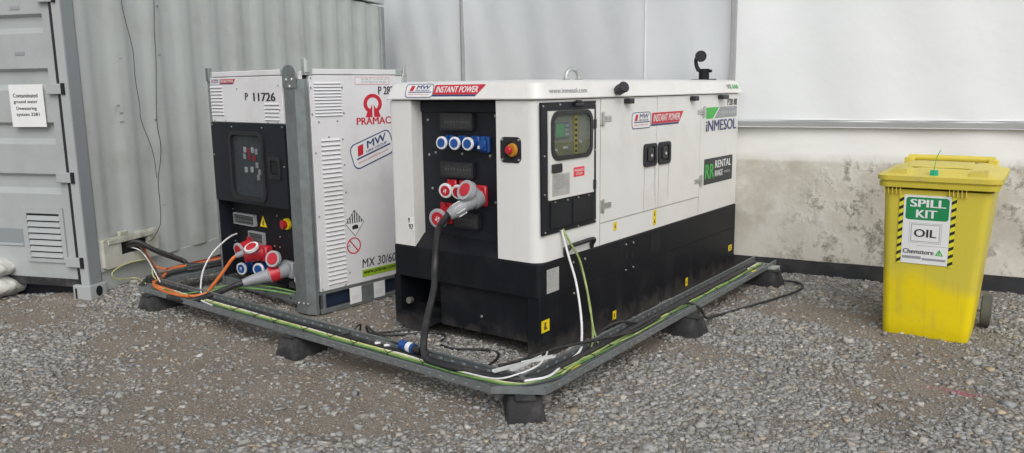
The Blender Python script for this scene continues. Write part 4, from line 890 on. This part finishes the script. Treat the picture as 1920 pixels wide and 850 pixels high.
bm = nb(); box(bm, .10,PL-.09,-.006,.03,1.690,1.728, bev=.004); link('top_rail', bm, WHITE2, pg)
bm = nb(); box(bm, .03,PL-.03,.03,PW-.03,1.687,1.715); link('roof', bm, WHITE2, pg)
for (x0,x1,y0,y1) in ((-.003,.034,.14,.215),(-.003,.034,PW-.065,PW-.028),(.045,.105,-.010,.035),(PL-.095,PL-.028,-.010,.035)):
    bm = nb(); box(bm, x0,x1,y0,y1,1.686,1.732, bev=.003); link('rail_bracket', bm, GALVL, pg)
bm = nb(); box(bm, .04,.06,-.012,.03,1.70,1.80, bev=.004); box(bm, .045,.075,-.02,.0,1.70,1.79, bev=.005); link('lifting_lug', bm, GALVL, pg)
bm = nb(); box(bm, .0,.035,.18,PW-.02,.055,.118, bev=.003); frl = link('front_rail', bm, GALV, pg)
bolts(frl, PFm, [(.32,.09),(.60,.088),(.92,.088)], .0, .006, RECESS)
bm = nb(); box(bm, .04,PL,.0,.05,.128,.150, bev=.002); box(bm, .07,PL,-.014,.02,-.01,.022, bev=.002); box(bm, .09,.115,-.012,.03,.02,.13, bev=.002); box(bm, .44,.56,-.010,.03,.02,.13, bev=.002); box(bm, .84,PL,-.010,.03,.02,.13,bev=.002)
sk_ = link('skid_frame', bm, GALV, pg)
bm = nb(); box(bm, .114,.44,.030,.036,.022,.128); box(bm, .56,.84,.030,.036,.022,.128); link('fork_pocket', bm, mat('dark_blue_opening',(.012,.02,.045),.5), sk_)
for u in (.325,.555):
    l_ = part_box(sk_, 'paper_label', faceS(-.012), u,u+.11,.012,.135,.004,.0055, PAPER, 0)
    lettering(l_, faceS(-.012), [('SAFETY\nDATA',u+.02,u+.09,.04,.07,GREYL,dict())], .0062)

# ------------------------------------------------------------------ CABLE TRAY (L shaped run)
ZT = .118
tray = empty('cable_tray', (-.62,-.38,ZT), 0., 'L shaped galvanised steel cable tray running round both generators', 'cable tray')
off = Vector((.62,.38,-ZT))
def tray_run(P0, P1, wid, name='tray_section', hgt=.055):
    """P0,P1 = outer edge line; the tray lies to the left of it (seen along P0->P1)"""
    P0, P1 = Vector(P0), Vector(P1); d = (P1-P0).normalized(); n = Vector((-d.y,d.x,0)); Ln = (P1-P0).length
    T = Matrix(((d.x,n.x,0,P0.x+off.x),(d.y,n.y,0,P0.y+off.y),(0,0,1,ZT+off.z),(0,0,0,1)))
    lo_h = .036; prof = [(0,lo_h),(.012,lo_h),(.012,lo_h-.006),(.003,lo_h-.003),(.003,.003),(wid-.003,.003),(wid-.003,hgt-.003),(wid-.012,hgt-.008),(wid-.012,hgt),(wid,hgt),(wid,0),(0,0)]
    bm = nb(); loft(bm, [[T @ Vector((s,y,z)) for y,z in prof] for s in (0,Ln)])
    sec = link(name, bm, GALV, tray)
    bm = nb(); s = .05
    while s < Ln-.05:
        box(bm, s,s+.016,-.0012,.001,.014,.020, T)
        s += .085
    s = .04
    while s < Ln-.05:
        for y in (.14,.86): box(bm, s,s+.012,wid*y-.0022,wid*y+.0022,.003,.0036, T)
        box(bm, s,s+.02,wid-.0036,wid-.0028,.022,.032, T)
        s += .085
    tag(link('perforations', bm, GREYINK, sec), kind='stuff')
    return T
tray_run((-.705,3.18,0),(-.800,-.27,0), .19)
tray_run((-.60,-.500,0),(2.80,-.425,0), .18)
# mitred corner
bm = nb(); outerc = [(-.800,-.268),(-.775,-.34),(-.665,-.480),(-.602,-.500)]; innerc = [(-.612,-.275),(-.585,-.305),(-.60+.03,-.318),(-.598+.0,-.320)]
oc = [(-.800,-.268),(-.660,-.498),(-.602,-.501)]; ic = [(-.612,-.268),(-.607,-.30),(-.602,-.322)]
pl = oc+ic[::-1]
lo_ = [bm.verts.new((x+off.x,y+off.y,ZT+off.z)) for x,y in pl]; hi_ = [bm.verts.new((x+off.x,y+off.y,ZT+off.z+.003)) for x,y in pl]
bm.faces.new(lo_[::-1]); bm.faces.new(hi_)
for i in range(len(pl)): j=(i+1)%len(pl); bm.faces.new((lo_[i],lo_[j],hi_[j],hi_[i]))
for q in (oc, ic):
    for (xa,ya),(xb,yb) in zip(q[:-1],q[1:]):
        d = Vector((xb-xa,yb-ya,0)); n = Vector((-d.y,d.x,0)).normalized(); n = n if q is oc else -n; Lq = d.length; d.normalize()
        T = Matrix(((d.x,n.x,0,xa+off.x),(d.y,n.y,0,ya+off.y),(0,0,1,ZT+off.z),(0,0,0,1))); hh4 = .036 if q is oc else .055; box(bm, 0,Lq,.0,.003,.0032,hh4, T); box(bm, 0,Lq,.003,.012,hh4-.003,hh4, T)
link('tray_corner', bm, GALV, tray)
bm = nb(); box(bm, -.73+off.x,-.70+off.x,-.391+off.y,-.389+off.y,ZT+.02+off.z,ZT+.035+off.z); bm.free()
tray2 = tray; tray_run((-.512,3.20,0),(.55,3.28,0), .20)
bm = nb(); pl2 = [(-.703,3.182),(-.515,3.182),(-.513,3.398)]
A_ = [bm.verts.new((x+off.x,y+off.y,ZT+off.z)) for x,y in pl2]; B_ = [bm.verts.new((x+off.x,y+off.y,ZT+off.z+.003)) for x,y in pl2]
bm.faces.new(A_[::-1]); bm.faces.new(B_)
for i in range(3): j=(i+1)%3; bm.faces.new((A_[i],A_[j],B_[j],B_[i]))
d = Vector((.19,.216,0)); Lq = d.length; d.normalize(); n = Vector((d.y,-d.x,0)); T = Matrix(((d.x,n.x,0,-.703+off.x),(d.y,n.y,0,3.182+off.y),(0,0,1,ZT+off.z),(0,0,0,1))); box(bm,0,Lq,0,.003,.0032,.045,T)
link('tray_corner', bm, GALV, tray)
# stickers and label plate on the tray
for (x,y,rz) in ((-.252,-.40,0.05),(-.655,.035,1.6),(2.45,-.37,.05)):
    bm = nb(); box(bm, -.05,.05,-.014,.014,0,.0015, Matrix.Translation((x+off.x,y+off.y,ZT+.0045+off.z)) @ Matrix.Rotation(rz,4,'Z'), .0005); link('yellow_marker', bm, YEL, tray)

# rubber feet
def foot(name, loc, rz, label):
    bm = nb(); lo2 = [(-.125,-.175,-.02),(.125,-.175,-.02),(.125,.175,-.02),(-.125,.175,-.02)]
    def ring(sx,sy,z,r=.02): return [(x*1.,y*1.,z) for x,y in rrect(-sx,sx,-sy,sy,r,3)]
    loft(bm, [ring(.10,.165,-.02),ring(.098,.162,.01),ring(.082,.135,.095),ring(.076,.128,.104)]); box(bm, -.05,.05,-.145,.145,.103,ZT-.001, bev=.003)
    o = link(name, bm, RUBBER, None, smooth=True); o.location = loc; o.rotation_euler = (0,0,rz); return tag(o, label, 'support block', 'rubber feet under the cable tray')
ft = foot('rubber_foot', (-.645,-.355,0), R_(-50), 'black rubber foot under the corner of the cable tray')
bm = nb(); box(bm, -.03,.03,-.0,.003,0,.035, Matrix.Translation((-.03,-.152,.045)) @ Matrix.Rotation(R_(15),4,'X')); bm.free()
MF = Matrix(((0,0,-1,-.0905),(-1,0,0,0),(0,1,0,0),(0,0,0,1)))
fl = nb(); box(fl, -.03,.03,.052,.082,-.001,.0015, Matrix.Translation((-.0,0,0)) @ MF @ Matrix.Rotation(R_(-11),4,'X')); fp = link('foot_label', fl, GREYL, ft)
for (x,y,rz,lb) in ((-.635,1.33,R_(88),'black rubber foot beneath the middle of the left tray run'),(-.60,3.02,R_(88),'black rubber foot at the container end of the tray'),
                    (1.03,-.40,R_(2),'black rubber foot beneath the middle of the right tray run'),(2.60,-.375,R_(2),'black rubber foot at the marquee end of the tray')):
    foot('rubber_foot', (x,y,0), rz, lb)
bm = nb(); box(bm, -.06,.06,-.03,.03,.0,.03, bev=.003); 
o = link('metal_clip', bm, GALVL, None); o.location = (2.66,-.455,.10); tag(o, 'small pale metal clip on the rubber foot at the marquee end', 'clip')

# ------------------------------------------------------------------ CABLES IN THE TRAY
zt = ZT+.004
def run(offs, amp, seed, r, left=(3.12,-.15), right=(-.42,2.72), lift=0.):
    q = random.Random(seed); P = []; n = 16
    for k in range(n+1):
        y = left[0]+(left[1]-left[0])*k/n; P.append((-.700-.028*(3.3-y)+.095+offs+q.uniform(-amp,amp)+.06, y, zt+r+lift+q.uniform(0,.003)))
    P = [(-.70-.0275*(3.36-y)+.118+offs+q.uniform(-amp,amp), y, z) for x,y,z in P]
    P += [(-.66+offs*.7, -.27, zt+r+lift), (-.60+offs*.4,-.36-0*offs, zt+r+lift)]
    for k in range(n+1):
        x = right[0]+(right[1]-right[0])*k/n; P.append((x, -.495+.022*(x+.6)+.105+offs+q.uniform(-amp,amp), zt+r+lift+q.uniform(0,.003)))
    return P
G1 = 'wires bundled along the cable tray'
b1 = run(-.010,.007,3,.006); b2_ = run(.002,.007,4,.006); b3_ = run(.013,.006,5,.005); b4_ = run(-.024,.008,6,.005)
cable('earth_cable', b1, .006, GYCABLE, 'green and yellow earth cable at the middle of the tray bundle', group=G1, seg=8, n=5)
cable('earth_cable', b4_, .0055, GRCABLE, 'darker green earth cable on the outer side of the tray bundle', group=G1, seg=8, n=5)
cable('control_cable', b2_, .0065, YCABLE, 'pale yellow cable in the tray bundle beside the white one', group=G1, seg=8, n=5)
cable('control_cable', b3_, .006, WCABLE, 'white cable on the inner side of the tray bundle', group=G1, seg=8, n=5)
DG = 'dark cables lying along the cable tray'
for k,(of,rr2,lb) in enumerate(((.050,.008,'black cable nearest the inner flange of the tray'),(.032,.0065,'thin black cable between the bundle and the inner flange'),(-.062,.0055,'thin dark cable at the outer side of the tray floor'))):
    cable('tray_cable', run(of,.007,20+k,rr2), rr2, CABLE if k != 2 else mat('dark_grey_cable_jacket',(.06,.065,.07),.55), lb, group=DG, seg=7, n=5)
# zip ties
ORD = ['first','second','third','fourth','fifth','sixth','seventh','eighth','ninth','tenth','eleventh','twelfth']
TIES = [ORD[k]+' from the container along the left tray run' for k in range(11)]+[ORD[k]+' from the front corner along the right tray run' for k in range(12)]
def ziptie(p, d, n=0):
    bm = nb(); T = Matrix.Translation(p) @ Matrix.Rotation(d,4,'Z')
    frame_ring(bm, rrect(-.034,.034,-.008,.010,.006,3), rrect(-.032,.032,-.006,.008,.005,3), -.003,.003, T @ Matrix(((0,0,1,0),(1,0,0,0),(0,1,0,0),(0,0,0,1))))
    tube(bm, [T @ Vector((0,.03,.008)), T @ Vector((.004,.04,.02)), T @ Vector((.012,.045,.034))], .0016, 5, 3)
    o = link('cable_tie', bm, INK, None); o['label'] = 'black cable tie on the wires, '+TIES[n]; o['category'] = 'cable tie'; o['group'] = 'cable ties on the tray bundle'
for k,y in enumerate(np.linspace(2.6,.05,11)): ziptie(Vector((-.70-.0275*(3.36-y)+.118, y+.03*math.sin(k*2.), zt+.006)), math.pi/2+.1*math.sin(k*3), k)
for k,x in enumerate(np.linspace(-.35,2.5,12)): ziptie(Vector((x+.03*math.sin(k*2.), -.495+.022*(x+.6)+.105, zt+.006)), .1*math.sin(k*3), 11+k)
# thick power lead with angled plug at the main generator
lead = empty('power_lead', (-.67,.25,ZT), 0., 'thick black power lead with grey angled plug in the large red generator socket', 'power cable')
lo3 = Vector((.67,-.25,-ZT)); pts = [(-.128,.566,.845),(-.145,.598,.80),(-.150,.640,.73),(-.18,.645,.54),(-.28,.565,.425),(-.44,.475,.30),(-.57,.385,.215),(-.625,.335,.165),(-.668,.26,.142),(-.675,.14,zt+.016),(-.655,-.02,zt+.014),(-.645,-.18,zt+.014),(-.59,-.31,zt+.014),(-.48,-.36,zt+.014),(-.2,-.365,zt+.014),(.4,-.352,zt+.014),(1.2,-.335,zt+.014),(2.4,-.315,zt+.014)]
bm = nb(); tube(bm, [Vector(p)+lo3 for p in pts], .0205, 14, 8); link('cable', bm, CABLE, lead, smooth=True)
bm = nb(); tp = [(.04,W-.702,.930),(.01,W-.700,.922),(-.03,W-.690,.908),(-.065,W-.668,.885),(-.10,W-.640,.862),(-.135,W-.618,.838)]
rad = lambda t: .056 if t < .3 else (.046 if t < .5 else (.040 if t<.62 else (.043 if t<.85 else .043-.07*(t-.85))))
tube(bm, [Vector(p)+lo3 for p in tp], rad, 22, 6); pgm = link('plug', bm, GREYP, lead, smooth=True)
bm = nb(); d1 = (Vector(tp[-1])-Vector(tp[-3])).normalized(); q1 = Vector(tp[-3])+lo3
for k in range(8):
    a = 2*math.pi*k/8; e1_ = d1.orthogonal().normalized(); e2_ = d1.cross(e1_); c = q1+(e1_*math.cos(a)+e2_*math.sin(a))*.043
    cyl(bm, c, c+d1*.055, .005,.004, seg=6)
link('plug_gland', bm, GREYL, lead, smooth=True)
# control leads out of the control frame
cable('control_lead', [(.215,-.012,.752),(.216,-.06,.60),(.204,-.12,.452),(.131,-.2,.287),(.03,-.27,.185),(-.10,-.335,.15),(-.33,-.372,zt+.02),(-.50,-.40,zt+.02),(-.62,-.34,zt+.02)], .0072, WCABLE, 'white lead hanging from the control door frame into the tray', 'cable')
cable('control_lead', [(.226,-.012,.752),(.262,-.05,.66),(.311,-.08,.555),(.305,-.14,.36),(.225,-.22,.21),(.03,-.335,.145),(-.15,-.385,zt+.012),(-.4,-.42,zt+.01)], .0065, GYCABLE, 'green yellow lead hanging from the control frame, its lower end turned left', 'cable')
cable('control_lead', [(.231,-.012,.757),(.28,-.035,.66),(.322,-.06,.575),(.318,-.12,.397),(.242,-.2,.26),(.16,-.28,.17),(.12,-.35,zt+.01),(.3,-.40,zt+.008),(.8,-.395,zt+.008)], .0055, GYCABLE, 'green yellow lead from the control frame that turns right in the tray', 'cable')
# orange + black leads at the power unit
ol = empty('orange_lead', (-.58,2.55,ZT), 0., 'orange power lead curving from the upper red socket into the tray', 'power cable')
oo = Vector((.58,-2.55,-ZT)); pts = [(-.16,2.71,.35),(-.19,2.725,.325),(-.25,2.70,.29),(-.34,2.65,.245),(-.45,2.60,.19),(-.55,2.545,.155),(-.625,2.62,.14),(-.655,2.80,zt+.014),(-.625,3.05,zt+.014),(-.56,3.22,.14),(-.42,3.34,.145),(-.25,3.49,.16),(.0,3.50,.16),(.3,3.52,.16)]
bm = nb(); tube(bm, [Vector(p)+oo for p in pts], .0125, 12, 8); link('cable', bm, ORANGE, ol, smooth=True)
bm = nb(); tube(bm, [Vector(p)+oo for p in ((-.06,2.60,.385),(-.09,2.64,.375),(-.13,2.68,.362),(-.165,2.712,.345))], lambda t: .034-.014*t, 16, 6); link('plug', bm, GREYP, ol, smooth=True)
bl = empty('black_lead', (-.66,2.2,ZT), 0., 'black lead with large grey and red plug lying across the tray', 'power cable')
oo = Vector((.66,-2.2,-ZT)); bm = nb(); tube(bm, [Vector(p)+oo for p in ((-.29,2.425,.205),(-.36,2.46,.19),(-.46,2.48,.165),(-.56,2.49,.150),(-.66,2.50,.140),(-.705,2.56,.136),(-.715,2.75,.136))], .021, 14, 8); link('cable', bm, CABLE, bl, smooth=True)
pa = [(-.06,2.27,.275),(-.105,2.30,.258),(-.15,2.33,.243),(-.20,2.365,.230),(-.26,2.405,.215),(-.31,2.435,.200)]
bm = nb(); tube(bm, [Vector(p)+oo for p in pa], lambda t: .060 if t<.42 else (.050-.035*(t-.42) if t<.7 else .040-.045*(t-.7)), 20, 6); pb = link('plug', bm, GREYP, bl, smooth=True)
bm = nb(); a_ = Vector(pa[0]).lerp(Vector(pa[1]),.55)+oo; b_ = Vector(pa[1]).lerp(Vector(pa[2]),.95)+oo; cyl(bm, a_, b_, .063,.062, seg=22); link('plug_collar', bm, RED, bl, smooth=True)
cable('white_lead', [(.0,2.93,.47),(-.06,2.91,.465),(-.14,2.895,.435),(-.27,2.87,.36),(-.39,2.81,.26),(-.50,2.68,.175),(-.56,2.58,.15),(-.62,2.50,zt+.01),(-.66,2.3,zt+.01)], .0065, WCABLE, 'white lead arching from the power unit panel down to the tray', 'cable')
cable('green_cable', [(-.02,2.0,.08),(-.16,2.25,.13),(-.30,2.45,.16),(-.46,2.52,.17),(-.60,2.60,zt+.01),(-.63,2.9,zt+.01)], .008, GRCABLE, 'dark green cable crossing under the grey plug to the tray', 'cable')
cable('green_cable', [(-.02,2.05,.10),(-.14,2.30,.15),(-.30,2.52,.175),(-.46,2.60,.165),(-.58,2.75,zt+.01),(-.60,3.0,zt+.01)], .006, GRCABLE, 'second green cable crossing just behind the first', 'cable')
cable('orange_cable', [(-.64,2.70,zt+.012),(-.59,2.95,zt+.012),(-.555,3.22,zt+.012),(-.40,3.46,.145),(-.1,3.53,.15),(.35,3.57,.15)], .009, ORANGE, 'thinner orange cable lying in the tray by the container', 'cable')
cable('red_cable', [(-.30,3.52,.16),(-.05,3.56,.165),(.3,3.60,.16)], .006, mat('dull_red_jacket',(.30,.06,.04),.5), 'thin dull red cable in the back tray by the container', 'cable')
for k,(a_,l_) in enumerate((( .0,'black cable lying nearest the edge in the short back tray'),(.035,'black cable in the middle of the short back tray'),(.07,'black cable furthest back in the short tray'))):
    cable('tray_cable', [(-.55+.02*k,2.9-.1*k,zt+.012),(-.53,3.2,zt+.014),(-.45,3.36+a_,zt+.02),(-.15,3.42+a_,zt+.02),(.4,3.44+a_,zt+.02)], .010, CABLE, l_, group='black cables in the short tray')
# blue connector and its leads
bc = empty('extension_lead', (-.60,.46,ZT+.04), 0., 'thin black extension lead with blue connector beside the thick power lead', 'power cable')
oo = Vector((.60,-.46,-ZT-.04)); cA, cB = Vector((-.600,.535,.165)), Vector((-.612,.42,.163))
bm = nb(); cyl(bm, cA+oo, cB+oo, .026,.028, seg=20); cyl(bm, cA.lerp(cB,.35)+oo, cA.lerp(cB,.45)+oo, .031,.031, seg=20); link('connector', bm, BLUE, bc, smooth=True)
bm = nb(); cyl(bm, cA.lerp(cB,.55)+oo, cA.lerp(cB,.85)+oo, .0292,.0292, seg=20, cap=False); link('connector_label', bm, PAPER, bc, smooth=True)
bm = nb(); cyl(bm, cB+oo, cB+Vector((-.004,-.05,-.002))+oo, .024,.018, seg=16); link('connector_cap', bm, BLACKP, bc, smooth=True)
bm = nb(); tube(bm, [p+oo for p in (cA+Vector((0,-.01,0)), Vector((-.59,.62,.165)), Vector((-.56,.78,.172)), Vector((-.50,.92,.18)), Vector((-.40,1.02,.10)), Vector((-.26,1.10,.03)), Vector((-.13,1.02,.014)), Vector((.03,.86,.012)), Vector((.02,.76,.012)), Vector((-.12,.68,.014)), Vector((-.15,.55,.014)), Vector((-.06,.40,.012)), Vector((-.05,.28,.014)), Vector((-.14,.21,.014)), Vector((-.28,.17,.014)), Vector((-.42,.10,.02)))], .0078, 9, 8)
link('cable', bm, CABLE, bc, smooth=True)
cable('loose_cable', [(-.62,1.05,zt+.01),(-.58,.98,zt+.03),(-.50,.98,.18),(-.38,1.12,.05),(-.22,1.20,.012),(-.02,1.04,.012),(.10,.98,.012)], .006, CABLE, 'thin black cable crossing the tray edge behind the blue connector', 'cable')
for (x,y) in ((-.605,.72),(-.605,.645)):
    bm = nb(); box(bm, -.012,.012,-.016,.016,0,.014, bev=.003); o = link('cable_clip', bm, PAPER, None); o.location = (x,y,zt+.01); o.rotation_euler = (0,.2,.4)
    tag(o, 'small white cable clip in the tray, '+('further from' if y>.7 else 'nearer to')+' the blue connector', 'clip')
cable('yard_cable', [(-.35,-.28,.06),(-.10,-.23,.05),(.35,-.27,.18),(.60,-.345,.150),(.95,-.36,.145),(1.10,-.41,.170),(1.17,-.475,.13),(1.24,-.49,.05),(1.42,-.485,.018),(1.76,-.575,.016),(2.08,-.655,.016),(2.40,-.72,.016),(2.60,-.71,.016),(2.70,-.62,.016),(2.68,-.50,.016),(2.55,-.40,.016)], .009, CABLE, 'black cable over the right tray run and curving across gravel towards the marquee', 'cable')
cable('yard_cable', [(-.62,-.18,.19),(-.45,-.22,.185),(-.20,-.275,.19),(.05,-.36,.185),(.4,-.40,.15),(.8,-.37,.14)], .0085, CABLE, 'black cable lying on the tray rim at the generator corner', 'cable')
# loose grey trunking offcuts at the corner
for k,(x,y,rz,l) in enumerate(((-.53,-.245,-.25,.17),(-.50,-.275,.0,.14),(-.44,-.30,-.35,.10))):
    bm = nb(); box(bm, -l,l,-.012,.012,0,.003, bev=.0008); box(bm,-l,l,-.012,-.010,.003,.012); box(bm,-l,l,.010,.012,.003,.012)
    o = link('trunking_offcut', bm, GREYL, None); o.location = (x,y,.178+.006*k); o.rotation_euler = (0,.02,rz)
    tag(o, ('longest','middle sized','shortest')[k]+' grey plastic offcut on the tray corner', 'offcut', 'offcuts on the tray corner')
cable('white_cable', [(-.69,.0,zt+.016),(-.675,-.2,zt+.02),(-.62,-.30,.17),(-.50,-.335,.185),(-.38,-.30,.19),(-.30,-.26,.19)], .0045, WCABLE, 'short white cable end lying over the tray corner', 'cable')

# ------------------------------------------------------------------ WHEELIE BIN
bin_ = empty('wheelie_bin', (1.742,-1.975,0), R_(3), 'yellow two wheeled spill kit bin with closed lid on the gravel', 'bin')
YB = bpy.data.materials.new('yellow_translucent_plastic'); YB.use_nodes = True; t = YB.node_tree; b = t.nodes['Principled BSDF']; b.inputs['Roughness'].default_value = .42
tc = t.nodes.new('ShaderNodeTexCoord'); sep = t.nodes.new('ShaderNodeSeparateXYZ'); t.links.new(tc.outputs['Object'], sep.inputs[0])
zf = mth(t,'ADD', mth(t,'MULTIPLY_ADD', noise(t, 2.6, 2), .30, sep.outputs['Z']), mth(t,'MULTIPLY', sep.outputs['Y'], -.25))
fill = ramp(t, zf, [(.42,(1,)*3),(.50,(0,)*3)])
c1 = mixc(t, fill, (.62,.52,.055,1), (.80,.63,.004,1))
sm = ramp(t, noise(t, 4, 8, .7), [(.52,(0,)*3),(.8,(.4,)*3)]); c1 = mixc(t, sm, c1, (.46,.38,.06,1))
ms3 = t.nodes.new('ShaderNodeMapping'); ms3.inputs['Scale'].default_value = (10,10,.9); t.links.new(tc.outputs['Object'], ms3.inputs[0]); n9 = t.nodes.new('ShaderNodeTexNoise'); n9.inputs['Scale'].default_value = 2.5; n9.inputs['Detail'].default_value = 7; t.links.new(ms3.outputs[0], n9.inputs['Vector'])
c1 = mixc(t, ramp(t, n9.outputs[0], [(.55,(0,)*3),(.8,(.4,)*3)]), c1, (.40,.33,.07,1)); c1 = mixc(t, ramp(t, noise(t, 24, 3, .8), [(.70,(0,)*3),(.76,(.6,)*3)]), c1, (.25,.2,.06,1))
t.links.new(c1, b.inputs['Base Color'])
YLID = mat('yellow_lid_plastic', (.64,.53,.07), .45, var=.06, scale=5, dirt=(.40,.34,.15), dirt_amt=.6, dscale=5)
YD = mat('dark_tan_plastic', (.50,.40,.06), .5, var=.1, scale=5)  # darker tan for the lid grips
def binring(t_, n=5):   # t_: 0 bottom .. 1 top
    x0 = -.02-.075*t_+.02; x1 = .45+.22*t_; y0 = .0-.068*t_; y1 = .49+.035*t_; r = .05
    return [(x,y) for x,y in rrect(x0,x1,y0,y1,r,n)]
bm = nb(); loops = [[(x*.98+.006,y*.98+.005,.0) for x,y in binring(0)]]
for k in range(11):
    z = .012+k*.093; loops.append([(x,y,z) for x,y in binring(z/1.0)])
loft(bm, loops); body = link('bin_body', bm, YB, bin_, smooth=True)
def rim(z, ex): return [(x,y,z) for x,y in rrect(-.075-ex,.66+ex,-.072-ex,.53+ex,.05+ex*.5,6)]
bm = nb(); loft(bm, [rim(.955,.004),rim(.958,.022),rim(.985,.026),rim(.988,.018),rim(.998,.018)]); link('bin_rim', bm, YB, bin_, smooth=True)
bm = nb()
for k in range(5):
    for y in (.515-.022*k, .16-.022*k): box(bm, -.088,-.068,y-.003,y+.003,.915,.957, bev=.001)
link('rim_ribs', bm, YLID, bin_)
bm = nb(); loft(bm, [rim(.998,.020),rim(1.000,.034),rim(1.028,.036),rim(1.034,.024),rim(1.040,-.01),rim(1.062,-.06),rim(1.066,-.08),rim(1.068,-.16)]); ld = link('bin_lid', bm, YLID, bin_, smooth=True)
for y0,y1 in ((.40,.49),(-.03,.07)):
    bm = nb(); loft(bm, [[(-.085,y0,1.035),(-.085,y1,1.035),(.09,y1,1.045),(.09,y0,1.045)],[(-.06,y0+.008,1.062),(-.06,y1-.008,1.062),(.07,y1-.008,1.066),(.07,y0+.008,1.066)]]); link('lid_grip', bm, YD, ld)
bm = nb(); box(bm, .10,.5,.08,.42,1.060,1.074, bev=.006, seg=2); link('lid_panel', bm, YLID, ld)
bm = nb(); tube(bm, [(.70,-.02,1.075),(.70,.2,1.078),(.70,.50,1.078)], .021, 12, 4); box(bm, .655,.70,.46,.52,.99,1.08,bev=.006); box(bm,.655,.70,-.04,.02,.99,1.08,bev=.006); link('rear_handle', bm, YLID, bin_, smooth=True)
for y in (-.055,.50):
    bm = nb(); cyl(bm,(.50,y-.022,.108),(.50,y+.022,.108),.110,.110,seg=36); cyl(bm,(.50,y-.028,.108),(.50,y+.028,.108),.098,.098,seg=32); wh = link('wheel', bm, mat('dusty_grey_tyre',(.09,.09,.082),.8,var=.2), bin_, smooth=True)
    bm = nb(); cyl(bm,(.50,y-.031,.108),(.50,y+.031,.108),.055,.05,seg=24); link('wheel_hub', bm, mat('dull_olive_hub',(.12,.12,.08),.6), wh, smooth=True)
bm = nb(); cyl(bm,(.50,-.05,.108),(.50,.5,.108),.012,seg=12); link('axle', bm, STEEL, bin_)
# label on the sloping front
tb = math.atan2(.075, 1.0); MB_ = Matrix(((0,-math.sin(tb),-math.cos(tb),-.0015),(-1,0,0,.49),(0,math.cos(tb),-math.sin(tb),0),(0,0,0,1)))
c = lambda u: u
u0,u1,v0,v1 = .088,.345,.485,.915
lab = part_box(bin_, 'spill_kit_label', MB_, u0,u1,v0,v1,.002,.0035, PAPER, 0)
bm = nb(); poly_prism(bm, rrect(u0+.012,u1-.010,.762,.902,.018), .0036,.0042, MB_); link('green_panel', bm, mat('label_green',(.012,.24,.08),.4), lab)
bm = nb(); frame_ring(bm, [(.135,.625),(.295,.625),(.295,.735),(.135,.735)],[(.139,.629),(.291,.629),(.291,.731),(.139,.731)],.0036,.004,MB_); frame_ring(bm, [(.125,.617),(.304,.617),(.304,.743),(.125,.743)],[(.127,.619),(.302,.619),(.302,.741),(.127,.741)],.0036,.0039,MB_); box(bm, .17,.342,.600,.6025,.0036,.004, MB_); link('label_lines', bm, GREYINK, lab)
box_t = [('SPILL',.125,.315,.842,.890,PAPER,dict(bold=.035)),('KIT',.160,.270,.776,.825,PAPER,dict(bold=.035)),('OIL',.155,.275,.655,.705,INK,dict(bold=.02)),('Chemstore',.098,.268,.548,.577,INK,dict(bold=.02))]
lettering(lab, MB_, box_t, .0047)
bm = nb(); poly_prism(bm, [(.275,.545),(.322,.545),(.298,.585)], .0036,.0042, MB_); link('leaf_triangle', bm, GREEN, lab)
lettering(lab, MB_, [('CS',.288,.310,.549,.562,PAPER,dict(bold=.03))], .0048)
bm = nb(); box(bm, .095,.20,.515,.532,.0036,.0042, MB_); box(bm, .205,.335,.510,.524,.0036,.0042, MB_); link('small_print_bars', bm, GREYINK, lab)
for a,b3 in ((u0-.026,u0-.001),(u1+.001,u1+.028)):
    s_ = part_box(bin_, 'hazard_tape', MB_, a,b3,v0-.006,v1-.004,.002,.003, mat('tape_yellow',(.72,.68,.03),.4), 0)
    bm = nb(); n_ = 9; h_ = (v1-v0)/n_
    for k in range(n_):
        z = v0-.002+k*h_; poly_prism(bm, [(a,z),(b3,z+.016),(b3,z+.016+h_*.42),(a,z+h_*.42)], .0032,.0038, MB_)
    link('tape_stripes', bm, INK, s_)
# green security seal on the lid
seal = empty('security_seal', (1.65,-1.73,1.035), R_(3), 'small green plastic seal with thin tail on the front edge of the bin lid', 'seal')
bm = nb(); box(bm, -.012,.008,-.022,.022,-.02,.035, bev=.006, seg=2); link('seal_tag', bm, mat('turquoise_plastic',(.02,.42,.27),.4), seal)
bm = nb(); tube(bm, [(-.013,.004,-.065),(-.016,.002,-.02),(-.012,0,.03),(-.005,-.004,.09),(.0,-.014,.13),(.002,-.026,.155)], .0022, 6, 5); link('seal_tail', bm, GREEN, seal)
